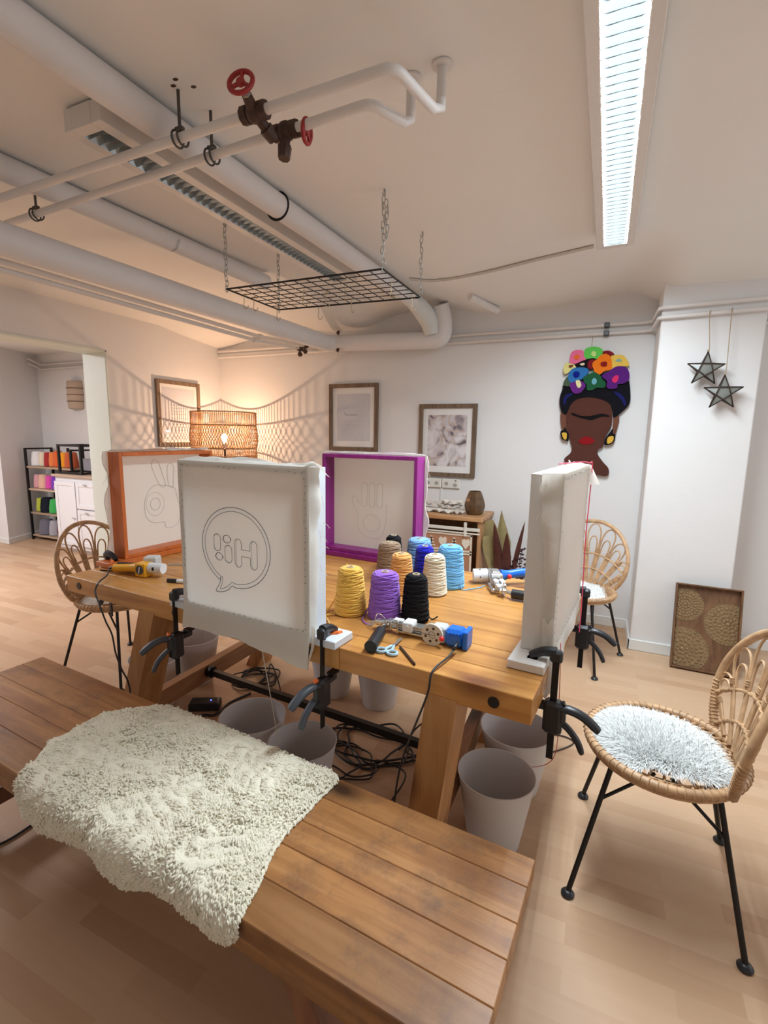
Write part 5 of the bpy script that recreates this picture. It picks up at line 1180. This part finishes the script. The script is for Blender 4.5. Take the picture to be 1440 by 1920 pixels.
b = MB(); b.tube([(-0.152, -0.012, 2.012), (-0.150, -0.006, 2.06), (-0.148, 0.0, 2.095), (-0.140, -0.01, 2.112)], 0.0014, 6); b.build('hanging_hook', BRASS, rug)
# ---------------------------------------------------------------- stars
M_SG = plain('greenish_star_glass', (0.22, 0.225, 0.20), 0.25, var=0.05)
M_STR2 = plain('hemp_cord', (0.42, 0.32, 0.22), 0.9)
def star(label, x, z, r, rot, zt, xt):
    t = thing('hanging_star', label, 'star lantern', (x, 3.415, z), 0, 'star lanterns hanging on the pillar'); y_f, y_b = -0.030, 0.030
    P = [Vector((r*math.sin(rot+k*2*PI/5), 0, r*math.cos(rot+k*2*PI/5))) for k in range(5)]
    Q = [Vector((r*0.40*math.sin(rot+(k+.5)*2*PI/5), 0, r*0.40*math.cos(rot+(k+.5)*2*PI/5))) for k in range(5)]
    b = MB()
    for k in range(5):
        a, c = P[k], P[(k+2) % 5]; off = Vector((0, -0.024, 0))
        b.tube([a, a+(c-a)*.38+off, a+(c-a)*.62+off, c], 0.0034, 6)
        b.tube([a, a+(c-a)*.38-off, a+(c-a)*.62-off, c], 0.0028, 6)
        b.tube([P[k], Q[k], P[(k+1) % 5]], 0.0030, 6)
    b.build('metal_frame', plain('dark_star_metal', (0.045, 0.028, 0.022), 0.5, metal=.4), t, smooth=180)
    b = MB(); cf = Vector((0, -0.020, 0)); cb = Vector((0, 0.020, 0))
    for k in range(5):
        q0 = Q[k-1]; q1 = Q[k]
        for sgn, cc in ((-1, cf), (1, cb)):
            o_ = Vector((0, 0.019*sgn, 0)); b.raw([P[k], q0+o_*0.9, q1+o_*0.9], [(0,1,2)]); b.raw([cc, q0+o_*0.9, q1+o_*0.9], [(0,1,2)])
    b.build('glass_panes', M_SG, t, smooth=0)
    b = MB(); top = Vector((P[0].x, 0, P[0].z)); b.tube(smooth_path([top, top+Vector((0.004, 0, 0.02)), Vector((xt-x, 0.018, zt-z)), Vector((xt-x+.004, 0.03, zt-z+0.03))], 4), 0.0026, 6); b.sphere(top+Vector((0, 0, .006)), 0.007, 6); b.build('hanging_cord', M_STR2, t, smooth=180)
    return t
star('dark metal star lantern, the higher of the two on the pillar', 0.484, 1.790, 0.098, 0.05, 2.09, 0.478)
star('dark metal star lantern, the lower of the two on the pillar', 0.583, 1.655, 0.100, 0.0, 2.09, 0.583)
# ---------------------------------------------------------------- carved tray
def tray_wood(): return wood('carved_tray_wood', (0.10, 0.045, 0.020), (0.18, 0.085, 0.038), (0.26, 0.135, 0.062), axis='Z', rough=0.45, knots=False, dirt=0.3)
M_TR = tray_wood(); M_GLD = plain('worn_gold_relief', (0.27, 0.175, 0.085), 0.42, metal=0.15, var=0.55, scale=70, bump=0.0015, bscale=160)
tr = thing('wooden_tray', 'carved wooden tray with gilded rosettes leaning against the pillar', 'tray', (0.632, 3.322, 0.0), math.radians(-2)); TRM = Matrix.Rotation(math.radians(-14.5), 4, 'X')
tw, th = 0.345, 0.515
def TB(b, c, d): q = TRM @ Vector(c); b.box(q, d, TRM.to_3x3(), bev=0.002)
b = MB(); b.tint = .4; TB(b, (0, 0.0, th/2), (tw, 0.010, th)); b.build('panel', M_TR, tr)
for sx in (-1, 1): b = MB(); b.tint = .2; TB(b, (sx*(tw/2-.005), -0.018, th/2), (0.010, 0.045, th)); b.build('edge', M_TR, tr)
for zz in (0.005, th-0.005): b = MB(); b.tint = .1; TB(b, (0, -0.018, zz), (tw-.02, 0.045, 0.010)); b.build('edge', M_TR, tr)
def rosette(cx, cz, R):
    b = MB(); ok = lambda x, z: abs(x) < tw/2-.012 and .012 < z < th-.012
    def add(x, z, r, sc=(1, .35, 1)):
        if ok(x, z): b.sphere(TRM @ Vector((x, -0.0065, z)), r, 4, sc)
    for f, n, r in ((1.0, 44, .0055), (.90, 34, .006), (.74, 26, .0095), (.55, 20, .009), (.38, 14, .009), (.20, 8, .010), (0, 1, .014)):
        for k in range(n):
            a = 2*PI*k/n+f; add(cx+R*f*math.cos(a), cz+R*f*math.sin(a), r)
    # the flat disc below the relief, clipped to the panel
    pts = []
    for k in range(60):
        a = 2*PI*k/60; pts.append((min(max(cx+R*math.cos(a), -tw/2+.011), tw/2-.011), min(max(cz+R*math.sin(a), .011), th-.011)))
    b.raw([TRM @ Vector((p[0], -0.0062, p[1])) for p in pts], [tuple(range(60))])
    b.build('rosette', M_GLD, tr, smooth=180)
rosette(-0.115, 0.385, 0.098); rosette(0.112, 0.300, 0.122); rosette(-0.112, 0.110, 0.138)
# ---------------------------------------------------------------- lamp in the corner
M_RL = rattan('lamp_rattan', (0.50, 0.25, 0.10))
lp = thing('floor_lamp', 'rattan cane lamp with a bare bulb glowing in the corner', 'lamp', (-3.19, 3.49, 0), 0)
b = MB(); R_ = 0.285
for z in (1.155, 1.178, 1.245, 1.450, 1.565): b.tube([(R_*math.cos(a*PI/30), R_*math.sin(a*PI/30), z) for a in range(60)], 0.0058, 6, closed=True)
b.build('shade_rings', M_RL, lp, smooth=180)
b = MB()
for k in range(110):
    a = 2*PI*k/110
    for z0_, z1_ in ((1.155, 1.245), (1.450, 1.565)): b.tube([(R_*math.cos(a), R_*math.sin(a), z0_), (R_*math.cos(a), R_*math.sin(a), z1_)], 0.0024, 5)
for k in range(78):
    for sg in (-1, 1):
        P = []
        for j in range(15):
            z = 1.245+0.205*j/14; a = 2*PI*k/78+sg*0.075*math.sin(j/14*2*PI*1.0); P.append(((R_+0.012*math.sin(PI*j/14))*math.cos(a), (R_+0.012*math.sin(PI*j/14))*math.sin(a), z))
        b.tube(P, 0.0024, 5)
b.build('shade_weave', M_RL, lp, smooth=180)
b = MB()
for k in range(3):
    a = 2*PI*k/3; b.cyl((0.02*math.cos(a), 0.02*math.sin(a), 1.245), (R_*math.cos(a), R_*math.sin(a), 1.245), 0.0022, n=6)
b.cyl((0, 0, 0.02), (0, 0, 1.235), 0.010, n=12); b.lathe([(0.14, 0), (0.14, 0.012), (0.02, 0.022)], 32); b.build('stand', BLACK, lp)
b = MB(); b.cyl((0, 0, 1.235), (0, 0, 1.285), 0.021, n=18); b.cyl((0, 0, 1.262), (0, 0, 1.268), 0.027, n=18); b.build('bulb_holder', STEEL, lp)
m, nt, bs = newmat('glowing_bulb'); bs.inputs['Emission Color'].default_value = (1.0, 0.72, 0.42, 1); bs.inputs['Emission Strength'].default_value = 7.0
b = MB(); b.lathe([(0.010, 1.285), (0.014, 1.30), (0.024, 1.325), (0.028, 1.345), (0.022, 1.365), (0.006, 1.374)], 20); b.build('bulb', m, lp, smooth=180)
l = bpy.data.lights.new('bulb_light', 'POINT'); l.energy = BULB_E; l.color = (1.0, 0.64, 0.40); l.shadow_soft_size = 0.008
lo = bpy.data.objects.new('bulb_light', l); COL.objects.link(lo); lo.location = (-3.19, 3.49, 1.392)
# ---------------------------------------------------------------- sideboard and what stands on it
M_SB = wood('sideboard_wood', (0.34, 0.16, 0.07), (0.45, 0.235, 0.11), (0.54, 0.31, 0.155), axis='Z', rough=0.5, knots=False)
M_SBX = wood('sideboard_top_wood', (0.36, 0.17, 0.07), (0.47, 0.245, 0.11), (0.56, 0.32, 0.155), axis='X', rough=0.45, knots=False)
sb = thing('sideboard', 'wooden sideboard with pale carved doors against the back wall', 'sideboard', (-1.80, 3.46, 0), 0)
SW = 1.01
b = MB(); b.box((SW/2, 0.185, 0.785), (SW+0.03, 0.40, 0.03), bev=0.003); b.build('top', M_SBX, sb)
for x_ in (0.012, SW-0.012): b = MB(); b.tint = random.random(); b.box((x_, 0.185, 0.41), (0.024, 0.36, 0.72), bev=0.002); b.build('side_panel', M_SB, sb)
b = MB(); b.box((SW/2, 0.36, 0.41), (SW-.05, 0.012, 0.71)); b.box((SW/2, 0.19, 0.07), (SW-.05, 0.34, 0.02)); b.build('back_and_bottom', M_SB, sb)
for x_ in (0.03, SW-0.03):
    for y_ in (0.03, 0.34): b = MB(); b.box((x_, y_, 0.026), (0.04, 0.04, 0.052)); b.build('foot', M_SB, sb)
M_RAIL = plain('pale_rail_paint', (0.70, 0.66, 0.58), 0.5); M_CARV = plain('pale_carving', (0.74, 0.66, 0.54), 0.7, var=0.08); M_CARB = plain('reddish_carved_ground', (0.42, 0.20, 0.11), 0.7, var=0.12)
b = MB(); b.box((SW/2, -0.022, 0.712), (SW+0.0, 0.010, 0.024), bev=0.002); b.box((SW/2, -0.022, 0.682), (SW+0.0, 0.012, 0.010), bev=0.002); b.build('sliding_rail', M_RAIL, sb)
for (xa, xb) in ((0.02, 0.49), (0.51, 0.955)):
    dr = None; b = MB(); b.box(((xa+xb)/2, -0.006, 0.38), (xb-xa, 0.020, 0.60), bev=0.002); dr = b.build('door', M_CARB, sb)
    b = MB(); yy = -0.018
    for z_ in (0.665, 0.545, 0.525, 0.10): b.box(((xa+xb)/2, yy, z_), (xb-xa, 0.006, 0.012))
    for x_ in (xa+.006, xb-.006): b.box((x_, yy, 0.38), (0.012, 0.006, 0.59))
    n = 5; cw_ = (xb-xa)/n
    for k in range(n):
        cx = xa+cw_*(k+.5)
        if k % 2: 
            for j in range(4): b.box((cx, yy, 0.635-0.022*j), (0.016+0.016*j, 0.005, 0.008)); b.box((cx, yy, 0.60), (0.006, .005, .06))
        else:
            b.prism([(cx, .560), (cx+.030, .600), (cx+.030, .628), (cx+.015, .640), (cx, .628), (cx-.015, .640), (cx-.030, .628), (cx-.030, .600)], yy-.003, yy+.003)
    for k in range(3):          # animal shapes below
        cx = xa+(xb-xa)*(k+.5)/3; cz = 0.33
        b.tube([(cx+.060*math.cos(a), yy, cz-.02+.085*math.sin(a)) for a in [PI*i/10 for i in range(11)]]+[(cx-.06, yy, .22), (cx+.06, yy, .22)], 0.004, 5, closed=True)
        b.prism([(cx-.040, .33), (cx-.030, .37), (cx, .385), (cx+.030, .375), (cx+.045, .345), (cx+.052, .30), (cx+.045, .295), (cx+.035, .32), (cx+.028, .30), (cx+.028, .25), (cx+.012, .25), (cx+.010, .29), (cx-.012, .29), (cx-.014, .25), (cx-.034, .25), (cx-.036, .30)], yy-.003, yy+.003)
    b.build('carved_relief', M_CARV, dr)
    for x_ in (xa+0.05, xb-0.05):
        b = MB(); b.box((x_, -0.030, 0.712), (0.022, 0.008, 0.105), bev=0.002); b.cyl((x_, -0.03, .742), (x_, -0.038, .742), 0.006, n=10); b.build('door_strap', M_RAIL, dr)
M_VAS = plain('mottled_brown_glass_vase', (0.12, 0.068, 0.034), 0.25, metal=0.3, var=0.6, scale=22)
b = MB(); b.lathe([(0.045, 0.0), (0.060, 0.004), (0.078, 0.05), (0.080, 0.075), (0.068, 0.12), (0.047, 0.172), (0.044, 0.176), (0.040, 0.172), (0.058, 0.12), (0.068, 0.06), (0.04, 0.01)], 10, cap1=True)
o = b.build('vase', M_VAS, None, smooth=25); o.location = (-0.880, 3.62, 0.801); tag(o, 'faceted brown vase at the right end of the sideboard', 'vase')
b = MB(); b.lathe([(0.040, 0.0), (0.055, 0.006), (0.060, 0.04), (0.056, 0.10), (0.048, 0.125), (0.050, 0.138), (0.044, 0.136), (0.042, 0.12), (0.05, 0.05), (0.03, 0.01)], 28, cap1=True)
m, nt, bs = newmat('floral_ceramic'); tc = N(nt, 'ShaderNodeTexCoord'); v_ = N(nt, 'ShaderNodeTexVoronoi', i_Scale=34.0); nt.links.new(tc.outputs['Object'], v_.inputs['Vector'])
cr = N(nt, 'ShaderNodeValToRGB'); cr.color_ramp.interpolation = 'CONSTANT'; e = cr.color_ramp.elements; e[0].color = (.15, .25, .06, 1); e[1].position = .30; e[1].color = (.78, .76, .70, 1); k = e.new(.14); k.color = (.75, .62, .25, 1)
nt.links.new(v_.outputs['Distance'], cr.inputs[0]); nt.links.new(cr.outputs[0], bs.inputs['Base Color']); bs.inputs['Roughness'].default_value = .3
o = b.build('jar', m, None, smooth=50); o.location = (-1.385, 3.62, 0.801); tag(o, 'white ceramic jar with leaf pattern left on the sideboard', 'jar')
M_SH = plain('shell_grey', (0.58, 0.52, 0.46), 0.6, var=0.4, scale=60, bump=0.004, bscale=60); M_SH2 = plain('shell_pale', (0.72, 0.67, 0.60), 0.6, var=0.3, scale=50, bump=0.004, bscale=50)
rnd = random.Random(8)
for k, (x_, y_, z_, a_, b_, lab) in enumerate([(-1.235, 3.60, .0, .085, .055, 'pale ruffled shell left on the sideboard'), (-1.20, 3.63, .030, .060, .045, 'small shell lying on the pale ruffled shell'), (-1.085, 3.58, .0, .080, .050, 'flat pale shell in the middle of the sideboard'),
        (-1.075, 3.62, .024, .080, .055, 'grey ruffled shell on the flat pale shell'), (-1.05, 3.61, .050, .072, .050, 'topmost grey shell of the pile left of the brown vase'), (-1.00, 3.57, .0, .050, .035, 'white shell piece at the foot of the brown vase')]):
    b = MB(); s0 = rnd.random()*9
    def shell(i, j, up_=1): 
        a = 2*PI*i; ru = 1+0.10*math.sin(9*a+s0)*j; z = 0.022*j*(0.4+0.3*math.sin(7*a+s0))+0.012*(1-j)
        return (a_*j*ru*math.cos(a), b_*j*ru*math.sin(a), max(0.002, z)+(0.008 if up_ else 0))
    b.grid(lambda i, j: shell(i, j, 1), 40, 6); b.grid(lambda i, j: shell(i, j, 0), 40, 6)
    b.grid(lambda i, j: shell(i, 1, 1) if j > .5 else shell(i, 1, 0), 40, 1)
    o = b.build('seashell', M_SH if k % 2 else M_SH2, None, smooth=180); o.scale = (1.15, 1.0, 1.35); o.location = (x_, y_, 0.801+z_*1.35); tag(o, lab, 'shell', 'shells on the sideboard')
# dried plants in a pot
pt = thing('dried_plant', 'dried brown leaves and twigs in a pot right of the sideboard', 'plant', (-0.60, 3.62, 0), 0)
b = MB(); b.lathe([(0.07, 0), (0.075, 0.005), (0.095, 0.20), (0.085, 0.24), (0.078, 0.24), (0.085, 0.19), (0.06, 0.02)], 28); b.build('pot', plain('dark_pot', (0.10, 0.09, 0.085), 0.5), pt)
M_LF1 = plain('dry_olive_leaf', (0.30, 0.235, 0.10), 0.7, var=0.25, scale=30); M_LF2 = plain('dry_dark_red_leaf', (0.085, 0.022, 0.016), 0.6, var=0.3, scale=30); M_TW = plain('dry_plum_twig', (0.06, 0.025, 0.035), 0.7)
def leaf(b, base, tip, wd_, shape='kite', curl=0.02, side=Vector((1, 0.2, 0))):
    base = Vector(base); tip = Vector(tip); d = tip-base; s_ = (side-d*side.dot(d)/d.length_squared).normalized(); nn = d.cross(s_).normalized()
    def fn(i, j, o_=0.0):
        w__ = {'kite': (i/0.55 if i < .55 else (1-i)/.45), 'blade': math.sin(PI*min(1, i*0.86+0.14))**0.8, 'fan': min(1, i*1.3)*(1 if i < .8 else 1-(i-.8)*1.5)}[shape]
        return base+d*i+s_*(j-.5)*2*wd_*max(w__, .02)+nn*(curl*math.sin(PI*i)+0.15*wd_*abs(j-.5)*2+o_)
    b.grid(lambda i, j: fn(i, j), 14, 6); b.grid(lambda i, j: fn(i, j, 0.0012), 14, 6)
b = MB()
leaf(b, (-0.06, -.03, .30), (-0.175, -.06, .765), 0.075, 'fan', 0.02); leaf(b, (-0.02, -.02, .28), (-0.075, .0, .845), 0.062, 'kite', 0.02); leaf(b, (-.10, -.05, .33), (-.155, -.08, .66), .055, 'fan', .01, Vector((.5, 1, 0)))
b.build('olive_leaves', M_LF1, pt, smooth=180)
b = MB()
leaf(b, (-0.03, -.05, .25), (-0.105, -.10, .765), 0.032, 'blade', 0.03); leaf(b, (0.0, -.05, .25), (-0.01, -.10, .70), 0.034, 'blade', 0.03); leaf(b, (0.02, -.03, .28), (0.105, -.05, .785), 0.018, 'blade', 0.02); leaf(b, (-.05, -.06, .25), (-.075, -.12, .62), .03, 'blade', .03)
b.build('dark_red_leaves', M_LF2, pt, smooth=180)
b = MB(); rnd = random.Random(5)
for (tx, tz) in ((.23, .70), (.17, .62), (.10, .58)):
    P = smooth_path([(0.03, 0, .24), (0.07+tx*.2, -.02, .38), (tx*.8, -.03, tz-.10), (tx, -.03, tz)], 5); b.tube(P, 0.0022, 5)
    for q in P[4:]:
        for k in range(2): b.sphere(q+Vector((rnd.uniform(-.014, .014), rnd.uniform(-.01, .01), rnd.uniform(-.012, .012))), rnd.uniform(.005, .009), 4, (1.4, .6, 1))
for k in range(16):
    q = Vector((rnd.uniform(-.08, .14), rnd.uniform(-.06, .04), rnd.uniform(.26, .48))); leaf(b, q, q+Vector((rnd.uniform(-.05, .06), -.03, rnd.uniform(.02, .07))), .014, 'blade', .005)
b.build('plum_twigs', M_TW, pt, smooth=180)
b = MB(); leaf(b, (-0.215, -.03, .60), (-0.235, -.02, .93), 0.030, 'blade', .02); b.build('hanging_brown_leaf', M_LF1, pt, smooth=180)
# ---------------------------------------------------------------- far room
M_CAB = plain('cabinet_white', (0.78, 0.77, 0.79), 0.45, var=0.01); M_CTOP = wood('cabinet_top_wood', (0.42, 0.29, 0.20), (0.52, 0.38, 0.28), (0.60, 0.45, 0.34), axis='X', knots=False)
cb = thing('kitchen_cabinet', 'white cabinet with drawers and wooden top in the other room', 'cabinet', (-5.665, 3.46, 0), 0); CW = 1.5
b = MB(); b.box((CW/2, 0.28, 0.46), (CW, 0.54, 0.82), bev=0.003); b.box((CW/2, 0.30, 0.03), (CW-.06, 0.46, 0.06)); b.build('body', M_CAB, cb)
b = MB(); b.box((CW/2, 0.275, 0.883), (CW+.04, 0.60, 0.028), bev=0.004); b.build('worktop', M_CTOP, cb)
def front(name, xa, xb, za, zb_, knob):
    d_ = None; b = MB(); b.box(((xa+xb)/2, -0.003, (za+zb_)/2), (xb-xa, 0.018, zb_-za), bev=0.002)
    fr = 0.045
    for x_ in (xa+fr/2, xb-fr/2): b.box((x_, -0.015, (za+zb_)/2), (fr, 0.010, zb_-za), bev=0.002)
    for z_ in (za+fr/2, zb_-fr/2): b.box(((xa+xb)/2, -0.015, z_), (xb-xa-2*fr, 0.0098, fr), bev=0.002)
    d_ = b.build(name, M_CAB, cb); b = MB(); b.cyl((knob[0], -0.020, knob[1]), (knob[0], -0.034, knob[1]), 0.006, n=10); b.box((knob[0], -0.038, knob[1]), (0.05, 0.008, 0.014), bev=.003); b.build('handle', STEEL, d_)
front('door', 0.02, 0.37, 0.10, 0.82, (0.335, 0.42)); front('drawer', 0.385, 0.75, 0.53, 0.82, (0.56, 0.80)); front('drawer', 0.385, 0.75, 0.10, 0.515, (0.56, 0.49)); front('door', 0.765, 1.12, 0.10, 0.82, (0.80, 0.42)); front('door', 1.13, 1.48, 0.10, 0.82, (1.17, 0.42))
for z_ in (0.74, 0.18): b = MB(); b.box((0.012, -0.012, z_), (0.012, 0.012, 0.05)); b.build('hinge', STEEL, cb)
rk = thing('desktop_rack', 'black framed box rack standing on the white cabinet', 'rack', (-5.665, 3.50, 0.898), 0)
b = MB()
for (x0_, y0_) in ((0.02, 0.02), (0.40, 0.02), (0.40, 0.30), (0.02, 0.30)): b.box((x0_, y0_, 0.165), (0.024, 0.024, 0.33))
for z_ in (0.012, 0.318):
    for y_ in (0.02, 0.30): b.box((0.21, y_, z_), (0.40, 0.022, 0.022))
    for x_ in (0.02, 0.40): b.box((x_, 0.16, z_), (0.022, 0.28, 0.022))
b.build('frame', BLACK, rk); b = MB(); b.box((0.21, 0.29, 0.09), (0.36, 0.008, 0.14)); b.build('grey_panel', plain('grey_panel', (0.30, 0.28, 0.30), 0.6), rk)
cf = thing('wire_basket', 'chrome wire basket with a dark cup on the white cabinet', 'basket', (-5.10, 3.52, 0.898), 0)
b = MB()
for z_ in (0.01, 0.10, 0.19, 0.27): b.tube([(0, 0, z_), (0.22, 0, z_), (0.22, 0.22, z_), (0, 0.22, z_)], 0.005, 6, closed=True)
for k in range(5):
    for y_ in (0, .22): b.cyl((0.055*k, y_, 0.01), (0.055*k, y_, 0.27), 0.004, n=6)
b.build('wires', CHROME, cf); b = MB(); b.lathe([(0.04, 0.012), (0.055, 0.11), (0.050, 0.11), (0.036, 0.02)], 20, (0.11, 0.10, 0)); b.lathe([(.05, .12), (.07, .22), (.065, .22)], 20, (.11, .10, 0)); b.build('cup', plain('dark_grey_cup', (0.12, 0.11, 0.12), 0.5), cf)
sh = thing('shelf_unit', 'black metal shelf with wooden boards full of yarn in the other room', 'shelf', (-6.62, 3.70, 0), 0); SHW = 0.90
lev = [0.055, 0.345, 0.645, 0.925]
M_SHB = wood('shelf_board', (0.45, 0.30, 0.19), (0.55, 0.39, 0.27), (0.63, 0.47, 0.34), axis='X', knots=False)
for x_ in (0.012, 0.35, SHW-.012):
    for y_ in (0.012, 0.33): 
        if x_ == 0.35 and y_ < .1: continue
        b = MB(); b.box((x_, y_, 0.58), (0.024, 0.024, 1.16)); b.build('post', BLACK, sh)
b = MB()
for z_ in (0.03, 1.15): 
    for x_ in (0.012, SHW-.012): b.box((x_, 0.17, z_), (0.02, 0.30, 0.02))
b.build('end_rail', BLACK, sh)
for z_ in lev: b = MB(); b.tint = random.random(); b.box((SHW/2, 0.17, z_), (SHW-.01, 0.33, 0.022), bev=.002); b.build('shelf_board', M_SHB, sh)
def shelf_cone(lab, x_, lv, col, r=0.075, h=0.17, y_=3.80):
    b = MB(); b.lathe([(r*.6, 0), (r, .006), (r*1.0, h*.35), (r*.80, h*.93), (r*.62, h), (.015, h)], 22, cap1=True); o = b.build('yarn_cone', yarn_mat('shelf_'+lab.split()[0], col), None, smooth=60)
    o.location = (x_, y_, lev[lv]+.012); return tag(o, lab, 'yarn', 'yarn cones on the far shelf')
Y = [('white yarn cone at the left of the top shelf', -6.52, 3, (.80, .80, .80), .070, .18), ('cream yarn cone right beside the white one', -6.405, 3, (.80, .70, .52), .048, .175), ('crimson yarn cone on the top shelf', -6.305, 3, (.40, .03, .03), .050, .175),
     ('salmon orange yarn cone on the top shelf', -6.205, 3, (.80, .22, .06), .050, .18), ('vermilion yarn cone seen through the black rack', -6.105, 3, (.72, .12, .02), .050, .20), ('golden orange yarn cone seen through the black rack', -5.995, 3, (.88, .35, .02), .056, .18), ('rusty red yarn cone at the right of the top shelf', -5.86, 3, (.55, .10, .03), .075, .19),
     ('rose yarn cone at the left of the second shelf', -6.55, 2, (.75, .38, .42), .050, .17), ('peach yarn cone on the second shelf', -6.43, 2, (.82, .50, .38), .064, .175), ('magenta yarn cone on the second shelf', -6.305, 2, (.75, .08, .42), .056, .165), ('violet yarn cone on the second shelf', -6.18, 2, (.20, .04, .50), .062, .17), ('indigo yarn cone right on the second shelf', -6.04, 2, (.10, .03, .36), .070, .18),
     ('lime yarn cone on the third shelf', -6.54, 1, (.50, .55, .06), .052, .17), ('navy-black yarn cone on the third shelf', -6.40, 1, (.006, .010, .020), .082, .185), ('green yarn cone on the third shelf', -6.24, 1, (.05, .45, .10), .072, .175), ('steel blue yarn cone on the third shelf', -6.10, 1, (.06, .14, .40), .062, .17),
     ('dark grey yarn cone on the lowest shelf', -6.45, 0, (.16, .15, .19), .090, .19), ('light grey yarn cone on the lowest shelf', -6.285, 0, (.40, .38, .42), .070, .19), ('maroon yarn cone on the lowest shelf', -6.15, 0, (.18, .05, .08), .060, .18)]
for lab, x_, lv, c, r, h in Y: shelf_cone(lab, x_, lv, c, r, h)
wl = thing('wall_lamp', 'woven half-round wall lamp shade in the other room', 'wall lamp', (-6.07, 4.075, 1.65), 0)
b = MB(); P = []
prof = [(0.10, 0.0), (0.112, 0.01), (0.118, 0.17), (0.112, 0.33), (0.10, 0.34)]
n = 18
for (r, z) in prof:
    for k in range(n+1): a = PI+PI*k/n; P.append((r*math.cos(a), r*math.sin(a)*0.9, z))
b.raw(P, [(i*(n+1)+k, i*(n+1)+k+1, (i+1)*(n+1)+k+1, (i+1)*(n+1)+k) for i in range(len(prof)-1) for k in range(n)]); b.build('shade', plain('woven_sand_fabric', (0.55, 0.42, 0.32), 0.9, bump=.003, bscale=90), wl, smooth=180)
b = MB()
for z_ in (0.09, 0.17, 0.25): b.tube([(0.1205*math.cos(PI+PI*k/n), 0.1205*.9*math.sin(PI+PI*k/n), z_) for k in range(n+1)], 0.005, 5)
b.build('band', plain('brown_band', (0.20, 0.12, 0.08), 0.8), wl, smooth=180)
for (dz_, lab) in ((2.21, 'upper thin white pipe in the other room'), (2.155, 'lower thin white pipe in the other room')):
    pipe('wall_pipe', lab, [(-6.72, 3.90, dz_+.06), (-6.70, 4.055, dz_), (-3.9, 4.055, dz_)], 0.012, PAINT, n=8, group='thin white pipes in the other room')
